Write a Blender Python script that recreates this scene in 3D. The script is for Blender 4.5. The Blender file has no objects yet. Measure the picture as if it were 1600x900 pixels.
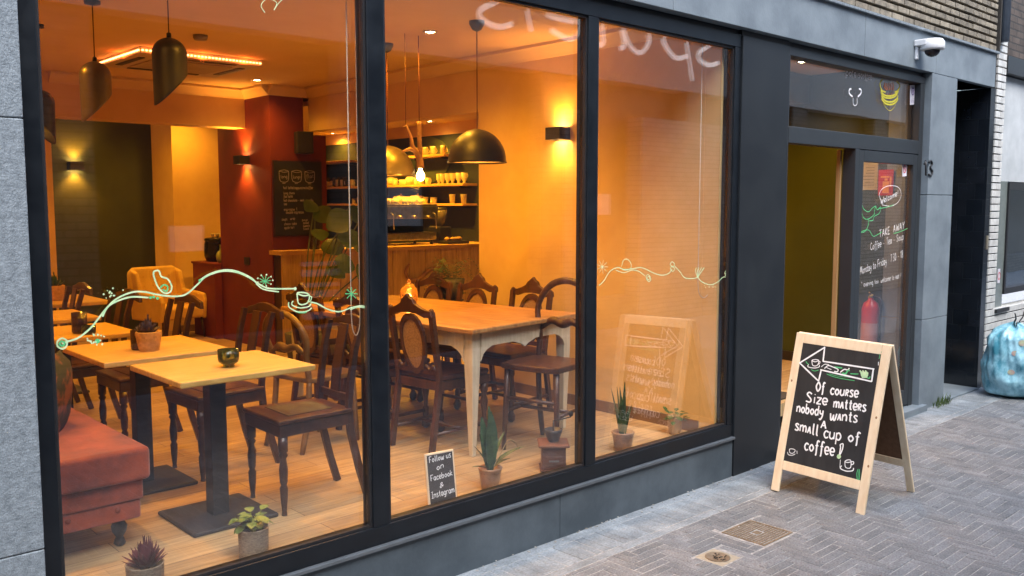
import bpy, math, random
from mathutils import Vector, Matrix
random.seed(7)
R = math.radians
SC = bpy.context.scene
COL = SC.collection
# ------------------------------------------------------------------ camera
F_PX, VX, VY, EYE, CAMY = 1400.0, 2318.0, 320.0, 1.75, -3.1935
def _basis():
    X = Vector(((VX-800)/F_PX, (450-VY)/F_PX, 1)).normalized()
    p = math.atan((450-VY)/F_PX)
    Z = Vector((0, math.cos(p), -math.sin(p)))
    Z = (Z - X*Z.dot(X)).normalized()
    Y = Z.cross(X)
    if Y[2] < 0: Y = -Y
    return X, Y, Z
BX, BY, BZ = _basis()
CAM = Vector((0, CAMY, EYE))
def ray(px, py):
    c = Vector(((px-800)/F_PX, (450-py)/F_PX, 1.0))
    return Vector((BX.dot(c), BY.dot(c), BZ.dot(c)))
def at(px, py, x=None, y=None, z=None):
    r = ray(px, py)
    if x is not None: t = (x-CAM.x)/r.x
    elif y is not None: t = (y-CAM.y)/r.y
    else: t = (z-CAM.z)/r.z
    return CAM + r*t
def on_plane(px, py, p, n):
    r = ray(px, py)
    return CAM + r*((p-CAM).dot(n)/r.dot(n))
cd = bpy.data.cameras.new('camera'); cam = bpy.data.objects.new('camera', cd); COL.objects.link(cam)
cd.sensor_width = 36; cd.lens = F_PX/1600*36; cd.clip_start = .05; cd.clip_end = 400
right = Vector((BX[0], BY[0], BZ[0])); up = Vector((BX[1], BY[1], BZ[1])); fw = Vector((BX[2], BY[2], BZ[2]))
M = Matrix((right, up, -fw)).transposed().to_4x4(); M.translation = CAM
cam.matrix_world = M
SC.camera = cam
# ------------------------------------------------------------------ world, sun, exposure
SUN_EL, SUN_AZ = R(58), R(200)
w = bpy.data.worlds.new('World'); SC.world = w; w.use_nodes = True
nt = w.node_tree; bg = nt.nodes['Background']; bg.inputs[1].default_value = .15
sky = nt.nodes.new('ShaderNodeTexSky'); sky.sky_type = 'NISHITA'; sky.sun_disc = False
sky.sun_elevation = SUN_EL; sky.sun_rotation = SUN_AZ; sky.dust_density = 2.2; sky.air_density = 1.1
nt.links.new(sky.outputs[0], bg.inputs[0])
sd = bpy.data.lights.new('sun', 'SUN'); sd.energy = 1.0; sd.angle = R(40); sd.color = (1, .985, .965)
so = bpy.data.objects.new('sun', sd); COL.objects.link(so)
sv = Vector((math.sin(SUN_AZ)*math.cos(SUN_EL), math.cos(SUN_AZ)*math.cos(SUN_EL), math.sin(SUN_EL)))
so.rotation_euler = sv.to_track_quat('Z', 'Y').to_euler()
SC.view_settings.view_transform = 'Standard'; SC.view_settings.look = 'None'
SC.view_settings.exposure = 1.95; SC.view_settings.gamma = 1
SC.render.engine = 'CYCLES'
SC.cycles.use_denoising = True; SC.cycles.max_bounces = 8; SC.cycles.diffuse_bounces = 4
SC.cycles.glossy_bounces = 4; SC.cycles.transparent_max_bounces = 16; SC.cycles.transmission_bounces = 6
SC.cycles.sample_clamp_indirect = 6; SC.cycles.caustics_reflective = False; SC.cycles.caustics_refractive = False
WARM = (1.0, .435, .022)
LAMP_GAIN = .36
# ------------------------------------------------------------------ materials
MATS = {}
def _n(nt, t, **k):
    n = nt.nodes.new(t)
    for a, b in k.items(): setattr(n, a, b)
    return n
def mat(name, c1, c2=None, scale=8, rough=.6, metal=0, bump=0, bscale=None, stretch=(1,1,1), detail=6, emis=None, estr=0,
        rvar=0, spec=.5, island=0, sheen=0, coat=0, trans=0, ior=1.45, lo=.35, hi=.65, alpha=1, speck=0, sscale=150):
    if name in MATS: return MATS[name]
    m = bpy.data.materials.new(name); m.use_nodes = True; nt = m.node_tree; L = nt.links
    b = nt.nodes['Principled BSDF']
    b.inputs['Roughness'].default_value = rough; b.inputs['Metallic'].default_value = metal
    b.inputs['Specular IOR Level'].default_value = spec; b.inputs['IOR'].default_value = ior
    if sheen: b.inputs['Sheen Weight'].default_value = sheen
    if coat: b.inputs['Coat Weight'].default_value = coat; b.inputs['Coat Roughness'].default_value = .15
    if trans: b.inputs['Transmission Weight'].default_value = trans
    b.inputs['Alpha'].default_value = alpha
    tc = _n(nt, 'ShaderNodeTexCoord'); mp = _n(nt, 'ShaderNodeMapping'); mp.inputs['Scale'].default_value = stretch
    L.new(tc.outputs['Object'], mp.inputs[0])
    if c2 is None: c2 = tuple(x*.82 for x in c1)
    ns = _n(nt, 'ShaderNodeTexNoise'); ns.inputs['Scale'].default_value = scale; ns.inputs['Detail'].default_value = detail
    ns.inputs['Roughness'].default_value = .62
    L.new(mp.outputs[0], ns.inputs['Vector'])
    cr = _n(nt, 'ShaderNodeValToRGB'); e = cr.color_ramp.elements
    e[0].position = lo; e[0].color = (*c2, 1); e[1].position = hi; e[1].color = (*c1, 1)
    L.new(ns.outputs['Fac'], cr.inputs[0]); out = cr.outputs[0]
    if island:
        g = _n(nt, 'ShaderNodeNewGeometry'); mr = _n(nt, 'ShaderNodeMapRange')
        mr.inputs['To Min'].default_value = 1-island; mr.inputs['To Max'].default_value = 1+island
        L.new(g.outputs['Random Per Island'], mr.inputs[0])
        vm = _n(nt, 'ShaderNodeVectorMath', operation='SCALE'); L.new(out, vm.inputs[0]); L.new(mr.outputs[0], vm.inputs['Scale'])
        out = vm.outputs[0]
    if speck:
        n3 = _n(nt, 'ShaderNodeTexNoise'); n3.inputs['Scale'].default_value = sscale; n3.inputs['Detail'].default_value = 3; L.new(tc.outputs['Object'], n3.inputs[0])
        mr = _n(nt, 'ShaderNodeMapRange'); mr.inputs['From Min'].default_value = .3; mr.inputs['From Max'].default_value = .7; mr.inputs['To Min'].default_value = 1-speck; mr.inputs['To Max'].default_value = 1+speck
        L.new(n3.outputs['Fac'], mr.inputs[0]); vm = _n(nt, 'ShaderNodeVectorMath', operation='SCALE'); L.new(out, vm.inputs[0]); L.new(mr.outputs[0], vm.inputs['Scale']); out = vm.outputs[0]
    L.new(out, b.inputs['Base Color'])
    if bump:
        n2 = _n(nt, 'ShaderNodeTexNoise'); n2.inputs['Scale'].default_value = bscale or scale*3; n2.inputs['Detail'].default_value = 5
        L.new(mp.outputs[0], n2.inputs['Vector'])
        bp = _n(nt, 'ShaderNodeBump'); bp.inputs['Strength'].default_value = bump; bp.inputs['Distance'].default_value = .01
        L.new(n2.outputs['Fac'], bp.inputs['Height']); L.new(bp.outputs[0], b.inputs['Normal'])
    if rvar:
        mr = _n(nt, 'ShaderNodeMapRange'); mr.inputs['To Min'].default_value = max(.02, rough-rvar); mr.inputs['To Max'].default_value = rough+rvar
        L.new(ns.outputs['Fac'], mr.inputs[0]); L.new(mr.outputs[0], b.inputs['Roughness'])
    if emis:
        b.inputs['Emission Color'].default_value = (*emis, 1); b.inputs['Emission Strength'].default_value = estr
    MATS[name] = m; return m
def glass_mat(name, tint=(1,1,1), ior=1.76):
    if name in MATS: return MATS[name]
    m = bpy.data.materials.new(name); m.use_nodes = True; nt = m.node_tree; L = nt.links
    nt.nodes.remove(nt.nodes['Principled BSDF']); out = nt.nodes['Material Output']
    g = _n(nt, 'ShaderNodeNewGeometry'); mr = _n(nt, 'ShaderNodeMapRange')
    mr.inputs['To Min'].default_value = ior; mr.inputs['To Max'].default_value = 1/ior
    L.new(g.outputs['Backfacing'], mr.inputs[0])
    fr = _n(nt, 'ShaderNodeFresnel'); L.new(mr.outputs[0], fr.inputs['IOR'])
    t = _n(nt, 'ShaderNodeBsdfTransparent'); t.inputs[0].default_value = (*tint, 1)
    gl = _n(nt, 'ShaderNodeBsdfGlossy'); gl.inputs['Roughness'].default_value = 0.0; gl.inputs['Color'].default_value = (1,1,1,1)
    mx = _n(nt, 'ShaderNodeMixShader'); L.new(fr.outputs[0], mx.inputs[0]); L.new(t.outputs[0], mx.inputs[1]); L.new(gl.outputs[0], mx.inputs[2])
    tc = _n(nt, 'ShaderNodeTexCoord'); nz = _n(nt, 'ShaderNodeTexNoise'); nz.inputs['Scale'].default_value = 1.6; nz.inputs['Detail'].default_value = 1
    L.new(tc.outputs['Object'], nz.inputs[0]); bp = _n(nt, 'ShaderNodeBump'); bp.inputs['Strength'].default_value = .05; bp.inputs['Distance'].default_value = .02
    L.new(nz.outputs['Fac'], bp.inputs['Height']); L.new(bp.outputs[0], gl.inputs['Normal'])
    L.new(mx.outputs[0], out.inputs[0]); MATS[name] = m; return m
def brick_mat(name, c1, c2, mortar, axis='XZ', bw=.21, rh=.065, ms=.008, rough=.8, bump=.6, offset=.5, grain=None, spec=.3, nscale=6):
    """bricks, tiles, panels or planks laid in the plane given by axis"""
    if name in MATS: return MATS[name]
    m = bpy.data.materials.new(name); m.use_nodes = True; nt = m.node_tree; L = nt.links
    b = nt.nodes['Principled BSDF']; b.inputs['Roughness'].default_value = rough; b.inputs['Specular IOR Level'].default_value = spec
    tc = _n(nt, 'ShaderNodeTexCoord'); sx = _n(nt, 'ShaderNodeSeparateXYZ'); cx = _n(nt, 'ShaderNodeCombineXYZ')
    L.new(tc.outputs['Object'], sx.inputs[0])
    ix = {'X': 0, 'Y': 1, 'Z': 2}
    L.new(sx.outputs[ix[axis[0]]], cx.inputs[0]); L.new(sx.outputs[ix[axis[1]]], cx.inputs[1])
    br = _n(nt, 'ShaderNodeTexBrick'); br.offset = offset; br.squash = 1
    for k, v in (('Scale', 1), ('Brick Width', bw), ('Row Height', rh), ('Mortar Size', ms), ('Mortar Smooth', .1), ('Bias', 0)):
        br.inputs[k].default_value = v
    br.inputs['Color1'].default_value = (*c1, 1); br.inputs['Color2'].default_value = (*c2, 1); br.inputs['Mortar'].default_value = (*mortar, 1)
    L.new(cx.outputs[0], br.inputs[0])
    ns = _n(nt, 'ShaderNodeTexNoise'); ns.inputs['Scale'].default_value = nscale; ns.inputs['Detail'].default_value = 8
    mp = _n(nt, 'ShaderNodeMapping'); mp.inputs['Scale'].default_value = grain or (1,1,1)
    L.new(cx.outputs[0], mp.inputs[0]); L.new(mp.outputs[0], ns.inputs[0])
    mr = _n(nt, 'ShaderNodeMapRange'); mr.inputs['From Min'].default_value = .3; mr.inputs['From Max'].default_value = .7
    mr.inputs['To Min'].default_value = .72; mr.inputs['To Max'].default_value = 1.18; L.new(ns.outputs['Fac'], mr.inputs[0])
    vm = _n(nt, 'ShaderNodeVectorMath', operation='SCALE'); L.new(br.outputs['Color'], vm.inputs[0]); L.new(mr.outputs[0], vm.inputs['Scale'])
    L.new(vm.outputs[0], b.inputs['Base Color'])
    if bump:
        mt = _n(nt, 'ShaderNodeMath', operation='MULTIPLY_ADD'); L.new(br.outputs['Fac'], mt.inputs[0]); mt.inputs[1].default_value = -1
        ms2 = _n(nt, 'ShaderNodeMath', operation='MULTIPLY'); L.new(ns.outputs['Fac'], ms2.inputs[0]); ms2.inputs[1].default_value = .3
        L.new(ms2.outputs[0], mt.inputs[2])
        bp = _n(nt, 'ShaderNodeBump'); bp.inputs['Strength'].default_value = bump; bp.inputs['Distance'].default_value = .008
        L.new(mt.outputs[0], bp.inputs['Height']); L.new(bp.outputs[0], b.inputs['Normal'])
    MATS[name] = m; return m
def emit(name, col, s):
    return mat(name, col, col, emis=col, estr=s)
# ------------------------------------------------------------------ mesh builder
class MB:
    def __init__(s): s.v = []; s.f = []; s.s = []
    def add(s, vs, fs, smooth=False):
        o = len(s.v); s.v += [tuple(p) for p in vs]; s.f += [tuple(i+o for i in q) for q in fs]; s.s += [smooth]*len(fs); return s
    def box(s, x0, x1, y0, y1, z0, z1):
        return s.add([(x0,y0,z0),(x1,y0,z0),(x1,y1,z0),(x0,y1,z0),(x0,y0,z1),(x1,y0,z1),(x1,y1,z1),(x0,y1,z1)],
                     [(0,3,2,1),(4,5,6,7),(0,1,5,4),(1,2,6,5),(2,3,7,6),(3,0,4,7)])
    def obox(s, c, a, b, d):
        c, a, b, d = map(Vector, (c, a, b, d))
        vs = [c+a*i+b*j+d*k for k in (-1,1) for j in (-1,1) for i in (-1,1)]
        fs = [(0,2,3,1),(4,5,7,6),(0,1,5,4),(1,3,7,5),(3,2,6,7),(2,0,4,6)]
        if a.cross(b).dot(d) < 0: fs = [q[::-1] for q in fs]
        return s.add(vs, fs)
    def bar(s, p, q, wx, wz, up=(0,0,1)):
        p, q = Vector(p), Vector(q); d = q-p; u = Vector(up); sx = d.cross(u)
        if sx.length < 1e-6: sx = d.cross(Vector((0,1,0)))
        sx.normalize(); uu = sx.cross(d).normalized()
        return s.obox((p+q)/2, d/2, sx*wx/2, uu*wz/2)
    def tube(s, pts, r, n=10, cap=True, flat=1.0):
        pts = [Vector(p) for p in pts]; N = len(pts)
        rs = r if isinstance(r, (list, tuple)) else [r]*N
        T = [(pts[min(i+1,N-1)]-pts[max(i-1,0)]).normalized() for i in range(N)]
        u = T[0].orthogonal().normalized(); vs = []
        for i in range(N):
            u = (u - T[i]*u.dot(T[i])).normalized(); v = T[i].cross(u)
            for k in range(n):
                a = 2*math.pi*k/n; vs.append(pts[i]+u*math.cos(a)*rs[i]+v*math.sin(a)*rs[i]*flat)
        fs = [(i*n+k, i*n+(k+1)%n, (i+1)*n+(k+1)%n, (i+1)*n+k) for i in range(N-1) for k in range(n)]
        if cap: fs += [tuple(range(n))[::-1], tuple(range((N-1)*n, N*n))]
        return s.add(vs, fs, True)
    def lathe(s, prof, c=(0,0,0), n=24, cut=None, cap=True):
        vs = []; c = Vector(c)
        for r, z in prof:
            for k in range(n):
                a = 2*math.pi*k/n; p = Vector((r*math.cos(a), r*math.sin(a), z))
                if cut: p = cut(p)
                vs.append(c+p)
        N = len(prof)
        fs = [(i*n+k, i*n+(k+1)%n, (i+1)*n+(k+1)%n, (i+1)*n+k) for i in range(N-1) for k in range(n)]
        if cap and prof[0][0] > 1e-4: fs.append(tuple(range(n))[::-1])
        if cap and prof[-1][0] > 1e-4: fs.append(tuple(range((N-1)*n, N*n)))
        return s.add(vs, fs, True)
    def prism(s, poly, o, u, v, t):
        """extrude a 2D outline given in axes u,v from origin o by vector t"""
        o, u, v, t = map(Vector, (o, u, v, t)); n = len(poly)
        a = [o+u*x+v*y for x, y in poly]; vs = a+[p+t for p in a]
        return s.add(vs, [tuple(range(n))[::-1], tuple(range(n, 2*n))]+[(i, (i+1)%n, n+(i+1)%n, n+i) for i in range(n)])
    def strip(s, pts, wd, nrm, lift=0.0):
        """a painted stroke: a narrow band following pts, lying on a surface of normal nrm"""
        pts = [Vector(p) for p in pts]; N = len(pts); nrm = Vector(nrm).normalized()
        if N < 2: return s
        vs = []
        for i in range(N):
            t = (pts[min(i+1,N-1)]-pts[max(i-1,0)])
            if t.length < 1e-7: t = Vector((1,0,0))
            sd = nrm.cross(t.normalized()); k = wd/2*(.8 if i in (0, N-1) else 1)
            q = pts[i]+nrm*(lift+.00015*i/N); vs += [q-sd*k, q+sd*k]
        return s.add(vs, [(2*i, 2*i+2, 2*i+3, 2*i+1) for i in range(N-1)])
    def leaf(s, base, tip, wd, droop=.0, fold=.15, nseg=5, nrm=None):
        base, tip = Vector(base), Vector(tip); d = tip-base
        sd = d.cross(Vector((0,0,1)))
        if sd.length < 1e-5: sd = Vector((1,0,0))
        if nrm: sd = d.cross(Vector(nrm))
        sd.normalize(); nn = sd.cross(d).normalized(); vs = []
        for i in range(nseg+1):
            t = i/nseg; wv = wd*math.sin(math.pi*min(.97, t*.92+.06))**.8*.5
            c = base+d*t+nn*(-droop*t*t*d.length)
            vs += [c-sd*wv+nn*wv*fold, c, c+sd*wv+nn*wv*fold]
        fs = []
        for i in range(nseg):
            a = i*3; fs += [(a, a+1, a+4, a+3), (a+1, a+2, a+5, a+4)]
        return s.add(vs, fs, True)
    def build(s, name, m, parent=None, loc=None, rz=0, bevel=0, seg=2, sub=0):
        me = bpy.data.meshes.new(name); me.from_pydata(s.v, [], s.f); me.update()
        me.polygons.foreach_set('use_smooth', s.s)
        o = bpy.data.objects.new(name, me); COL.objects.link(o)
        me.materials.append(m)
        if loc is not None: o.location = loc
        o.rotation_euler = (0, 0, rz)
        if parent is not None: o.parent = parent
        if bevel:
            b = o.modifiers.new('bevel', 'BEVEL'); b.width = bevel; b.segments = seg; b.limit_method = 'ANGLE'; b.angle_limit = R(40)
        if sub:
            b = o.modifiers.new('sub', 'SUBSURF'); b.levels = sub; b.render_levels = sub
        return o
def B(*a): return MB().box(*a)
def thing(name, label, cat, loc=(0,0,0), rz=0, group=None):
    o = bpy.data.objects.new(name, None); COL.objects.link(o); o.location = loc; o.rotation_euler = (0,0,rz)
    o.empty_display_size = .1
    return tag(o, label, cat, group)
def tag(o, label, cat, group=None):
    o['label'] = label; o['category'] = cat
    if group: o['group'] = group
    return o
def struct(o): o['kind'] = 'structure'; return o
def dup(root, loc, rz, label, group=None, scale=None):
    kids = [c for c in bpy.data.objects if c.parent == root]
    r = root.copy(); COL.objects.link(r); r.location = loc; r.rotation_euler = (0,0,rz); r['label'] = label
    if group: r['group'] = group
    if scale: r.scale = scale
    for ch in kids:
        c = ch.copy(); COL.objects.link(c); c.parent = r
        for g in [k for k in bpy.data.objects if k.parent == ch]:
            d = g.copy(); COL.objects.link(d); d.parent = c
    return r
def cr(pts, k=5, closed=False):
    P = [Vector(p) for p in pts]; n = len(P); out = []
    if n < 3: return P
    for i in range(n-1 if not closed else n):
        a = P[(i-1)%n] if closed or i > 0 else P[0]; b = P[i%n]; c = P[(i+1)%n]; d = P[(i+2)%n] if closed or i+2 < n else P[-1]
        for j in range(k):
            t = j/k; out.append(.5*((2*b)+(c-a)*t+(2*a-5*b+4*c-d)*t*t+(3*b-a-3*c+d)*t**3))
    out.append(P[0] if closed else P[-1]); return out
# handwriting: strokes on a 10-high grid; '!' = straight segments
GL = {
'a': (6, ["5,5 2,6 0,3 2,0 4,1 5,5", "5,6 5,1 6,0"]), 'b': (6, ["!0,10 0,0", "0,4 3,6 5,3 3,0 0,1"]),
'c': (5, ["5,5 2,6 0,3 2,0 5,1"]), 'd': (6, ["5,5 2,6 0,3 2,0 5,2", "!5,10 5,0"]),
'e': (5.5, ["0,3 5,3.4 4,6 1,6 0,3 2,0 5,1"]), 'f': (5, ["5,9 3,10 2,8 2,0 1.5,-3", "!0,5.5 4,5.8"]),
'g': (6, ["5,5 2,6 0,3 2,0 5,2", "5,6 5,0 4,-3 1,-3"]), 'h': (6, ["!0,10 0,0", "0,4 3,6 5,4 5,0"]),
'i': (2, ["!1,6 1,0", "!1,8.2 1.2,8.9"]), 'j': (3, ["2,6 2,-1 0,-3", "!2,8.2 2,9"]), 'k': (5, ["!0,10 0,0", "!4.5,6 0,3 5,0"]),
'l': (3, ["1,10 1,1 2.5,0"]), 'm': (8, ["!0,6 0,0", "0,4 2.5,6 3.8,4 3.8,0", "3.8,4 6,6 7.5,4 7.5,0"]),
'n': (6, ["!0,6 0,0", "0,4 3,6 5,4 5,0"]), 'o': (6, ["2.7,6 0,3 2.7,0 5.3,3 2.7,6"]),
'p': (6, ["!0,6 0,-4", "0,5 3,6 5,3 3,0 0,1"]), 'r': (4.5, ["!0,6 0,0", "0,4 2,6 4.3,5.6"]),
's': (5, ["4.6,5.3 2.3,6.2 .6,4.8 4,2 4,.6 2,-.1 0,.7"]), 't': (4.5, ["2,9 2,1 4,.3", "!0,6 4,6.2"]),
'u': (6, ["0,6 0,1.5 2.5,0 5,2", "!5,6 5,0"]), 'v': (5, ["!0,6 2.5,0 5,6"]), 'w': (8, ["0,6 1,.3 2.5,0 4,4", "4,5 4.6,.3 6.3,0 8,6"]),
'x': (5, ["!0,6 5,0", "!5,6 0,0"]), 'y': (6, ["0,6 1,2.5 4.5,2.4", "5.2,6 4.6,0 2,-3.6 .2,-2.6"]), 'z': (5, ["!0,6 5,6 0,0 5,0"]),
'A': (7, ["!0,0 3.3,10 6.3,0", "!1,3.6 5.4,3.8"]), 'C': (7, ["6,8.4 3,10 0,5 2.6,0 6.4,1.6"]), 'E': (6, ["!5,10 0,10 0,0 5,0", "!0,5 4,5"]),
'F': (6, ["!6,10 0,10 0,0", "!0,5 4,5"]), 'I': (5, ["!0,10 5,10", "!2.5,10 2.5,0", "!0,0 5,0"]), 'K': (6, ["!0,10 0,0", "!5,10 0,4 5.5,0"]),
'M': (8, ["!0,0 1,10 3.8,3 6.5,10 7.6,0"]), 'O': (8, ["3.5,10 0,5 3.5,0 7,5 3.5,10"]), 'R': (6.5, ["!0,0 0,10", "0,10 5,9 4.6,6 0,4.8", "!1.6,4.8 5.6,0"]),
'S': (7, ["6,8.5 3,10 .8,7.6 5.5,3.4 4.5,.4 0,1"]), 'T': (7, ["!0,10 7,10", "!3.5,10 3.5,0"]), 'W': (9, ["!0,10 2,0 4.4,7 6.6,0 9,10"]),
'Y': (6, ["!0,10 3,5 6,10", "!3,5 3,0"]), '!': (3, ["!1.4,10 1,3", "!.8,.2 1.2,.9"]), '-': (5, ["!.5,3.5 4,3.7"]), '.': (2.5, ["!.6,.2 1.1,.5"]),
':': (2.5, ["!.8,.6 1.1,1.1", "!.8,4.2 1.1,4.7"]), '&': (7, ["6,0 1.5,7 3,10 4.6,7.6 0,2.4 2,0 6,4"]), '/': (4, ["!0,-1 4,10"]), '*': (4, ["!0,8 3,10", "!3,8 0,10"]),
'0': (6, ["2.5,10 0,5 2.5,0 5,5 2.5,10"]), '1': (4, ["!.5,7.5 2.6,10 2.6,0"]), '3': (6, ["0,9 3,10 4.6,7.6 2,5.4 5,3 3,0 0,1"]),
'7': (6, ["!0,10 5,10 2,0"]), '8': (6, ["2.6,5.4 .5,7.6 2.6,10 4.7,7.6 2.6,5.4 0,2.6 2.6,0 5.2,2.6 2.6,5.4"]), ' ': (4, [])}
def write(mb, s, o, e, h, pen, nrm, hgt=None, small=.62, seg=4):
    """write s from point o to point e (end of the baseline); h = vector of a capital's height; '^x' = small capital"""
    o, e, h = Vector(o), Vector(e), Vector(h); items = []; i = 0
    while i < len(s):
        if s[i] == '^' and i+1 < len(s): items.append((s[i+1], small)); i += 2
        else: items.append((s[i], 1)); i += 1
    tot = sum((GL[c][0])*k+1.6 for c, k in items)-1.6; u = (e-o)/tot; v = h/10; x = 0
    for c, k in items:
        W, st = GL[c]
        for q, t in enumerate(st):
            ln = t.startswith('!'); pts = [tuple(float(a) for a in p.split(',')) for p in t.lstrip('!').split()]
            P = [o+u*(x+a*k)+v*(b*k) for a, b in pts]
            mb.strip(P if ln and len(P) < 3 else (cr(P, seg) if not ln else [p for a, b in zip(P, P[1:]) for p in (a, a.lerp(b, .5), b.lerp(a, .02))]+[P[-1]]), pen, nrm, lift=.0003*q)
        x += W*k+1.6
def light(name, typ, loc, energy, parent=None, color=WARM, size=.1, rot=(0,0,0), spot=None, blend=.6):
    d = bpy.data.lights.new(name, typ); d.energy = energy*LAMP_GAIN; d.color = color
    if typ == 'AREA': d.shape = 'DISK'; d.size = size
    else: d.shadow_soft_size = size
    if spot: d.spot_size = R(spot); d.spot_blend = blend
    o = bpy.data.objects.new(name, d); COL.objects.link(o); o.location = loc; o.rotation_euler = rot
    if parent: o.parent = parent
    return o
# ------------------------------------------------------------------ material set
ZF, CEIL, WALLX = .26, 2.94, 4.82
M_stone = mat('blue_stone_rough', (.235,.275,.305), (.125,.15,.17), scale=40, rough=.75, bump=.35, bscale=120, detail=12, lo=.3, hi=.66, speck=.3, sscale=260)
M_stone2 = mat('blue_stone_honed', (.20,.24,.268), (.135,.165,.19), scale=3.2, rough=.6, bump=.12, bscale=60, detail=9)
M_plinth = mat('dark_plinth_stone', (.085,.108,.128), (.05,.066,.08), scale=3, rough=.55, bump=.06, bscale=80)
M_frame = mat('anthracite_metal', (.0065,.0095,.0135), (.003,.005,.008), scale=9, rough=.4, rvar=.15, bump=.03, bscale=8, detail=10)
M_pillar = mat('anthracite_panel', (.015,.018,.021), (.009,.011,.014), scale=2.2, rough=.5, rvar=.15, bump=.04, bscale=5, detail=12)
M_frameg = mat('anthracite_frame_grey', (.028,.033,.038), (.023,.027,.031), scale=3, rough=.45)
M_silver = mat('aluminium_drip', (.16,.18,.2), rough=.45, metal=.5)
M_glass = glass_mat('shop_glass')
M_orange = mat('cream_painted_wall', (.68,.48,.21), (.58,.39,.16), scale=1.8, rough=.8, bump=.12, bscale=60, detail=10)
M_ceil = mat('painted_ceiling', (.66,.5,.28), (.62,.46,.25), scale=2, rough=.85)
M_green = mat('dark_green_wall', (.035,.045,.02), (.028,.036,.016), scale=3, rough=.7)
M_olive = mat('olive_green_wall', (.038,.055,.012), (.032,.047,.010), scale=3, rough=.7)
M_red = mat('brick_red_wall', (.155,.022,.010), (.125,.017,.008), scale=3, rough=.65)
M_barwall = mat('dark_teal_wall', (.022,.032,.026), (.016,.024,.02), scale=3, rough=.6)
M_floor = brick_mat('oak_floor_boards', (.46,.33,.17), (.33,.22,.11), (.12,.07,.04), 'XY', bw=1.3, rh=.14, ms=.002, rough=.42, bump=.15, grain=(1,12,1), nscale=3.5, offset=.37, spec=.4)
M_oak = mat('light_oak_top', (.66,.42,.13), (.44,.26,.07), scale=4, rough=.42, stretch=(1.2,22,3), bump=.12, detail=9)
M_oldoak = mat('worn_table_top', (.56,.3,.1), (.24,.1,.035), scale=3.2, rough=.36, stretch=(10,1.2,3), bump=.25, coat=.2, detail=11, lo=.3, hi=.7)
M_dark = mat('dark_stained_wood', (.05,.02,.012), (.025,.011,.008), scale=9, rough=.35, stretch=(3,3,.6), coat=.25)
M_dark2 = mat('walnut_wood', (.085,.032,.014), (.042,.017,.009), scale=9, rough=.38, stretch=(3,3,.6), coat=.2)
M_leather = mat('worn_brown_leather', (.09,.032,.018), (.035,.016,.011), scale=14, rough=.4, bump=.2)
M_greenpatch = mat('faded_green_leather', (.09,.085,.045), (.05,.03,.018), scale=16, rough=.45, bump=.2)
M_cane = mat('woven_cane', (.42,.25,.1), (.22,.12,.045), scale=120, rough=.6, bump=.5, bscale=160)
M_cream = mat('cream_painted_wood', (.62,.55,.4), (.5,.43,.3), scale=10, rough=.5, stretch=(4,4,.6), bump=.05)
M_blackm = mat('black_powder_coat', (.014,.014,.016), (.02,.02,.022), scale=40, rough=.45)
M_base = mat('cast_iron_plate', (.03,.03,.034), (.02,.02,.023), scale=60, rough=.55, bump=.15)
M_velvet = mat('rust_velvet', (.34,.06,.017), (.13,.02,.008), scale=5, rough=.8, sheen=.35, bump=.4, bscale=6, detail=8)
M_white = mat('white_plastic', (.75,.76,.77), rough=.3)
M_chalk = mat('white_chalk_marker', (.85,.86,.86), (.75,.77,.78), scale=60, rough=.7)
M_gchalk = mat('green_chalk_marker', (.1,.5,.2), (.07,.42,.16), scale=60, rough=.7)
M_pale = mat('pale_green_marker', (.6,.74,.45), (.38,.62,.34), scale=40, rough=.6)
M_board = mat('blackboard_paint', (.03,.031,.033), (.009,.01,.011), scale=5, rough=.6, detail=10, lo=.3, hi=.85, stretch=(1,3,1))
M_pine = mat('pine_wood', (.82,.68,.48), (.74,.57,.37), scale=6, rough=.5, stretch=(5,5,.7), bump=.05)
M_hard = mat('brown_hardboard', (.16,.085,.045), (.12,.06,.03), scale=30, rough=.8)
M_planks = mat('counter_planks', (.62,.42,.17), (.4,.25,.09), scale=6, rough=.6, stretch=(5,5,.5), bump=.15, island=.15)
M_leaf = mat('green_leaf', (.05,.12,.03), (.025,.065,.018), scale=12, rough=.4)
M_leaf2 = mat('variegated_leaf', (.2,.26,.06), (.04,.1,.03), scale=25, rough=.45)
M_sans = mat('banded_stiff_leaf', (.05,.10,.035), (.02,.05,.022), scale=10, rough=.4, stretch=(1,1,5))
M_purple = mat('purple_succulent_leaf', (.13,.03,.04), (.07,.02,.03), scale=15, rough=.5)
M_purp2 = mat('blue_grey_succulent_leaf', (.1,.08,.11), (.06,.05,.07), scale=15, rough=.5)
M_terra = mat('copper_glazed_pot', (.45,.26,.13), (.2,.11,.06), scale=8, rough=.3, bump=.15)
M_jute = mat('grey_woven_pot', (.36,.3,.22), (.2,.165,.12), scale=60, rough=.85, bump=.8, stretch=(1,1,3), bscale=90)
M_wicker = mat('wicker_basket', (.5,.28,.08), (.4,.21,.06), scale=40, rough=.7, bump=.4, island=.2)
M_gold = mat('aged_brass_shade', (.17,.13,.055), (.12,.09,.04), scale=5, rough=.38, metal=.6)
M_bshade = mat('matt_black_shade', (.02,.017,.014), (.014,.012,.01), scale=5, rough=.45)
M_in = mat('shade_inner_gold', (.4,.27,.1), rough=.4)
M_ceram = mat('cream_crockery', (.72,.66,.52), (.62,.55,.42), scale=6, rough=.3)
M_steel = mat('brushed_steel', (.5,.5,.5), (.3,.3,.3), scale=20, rough=.28, metal=.9)
M_bulb = emit('lamp_glow', (1.0,.55,.16), 22)
M_dl = emit('downlight_glow', (1.0,.72,.36), 30)
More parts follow.
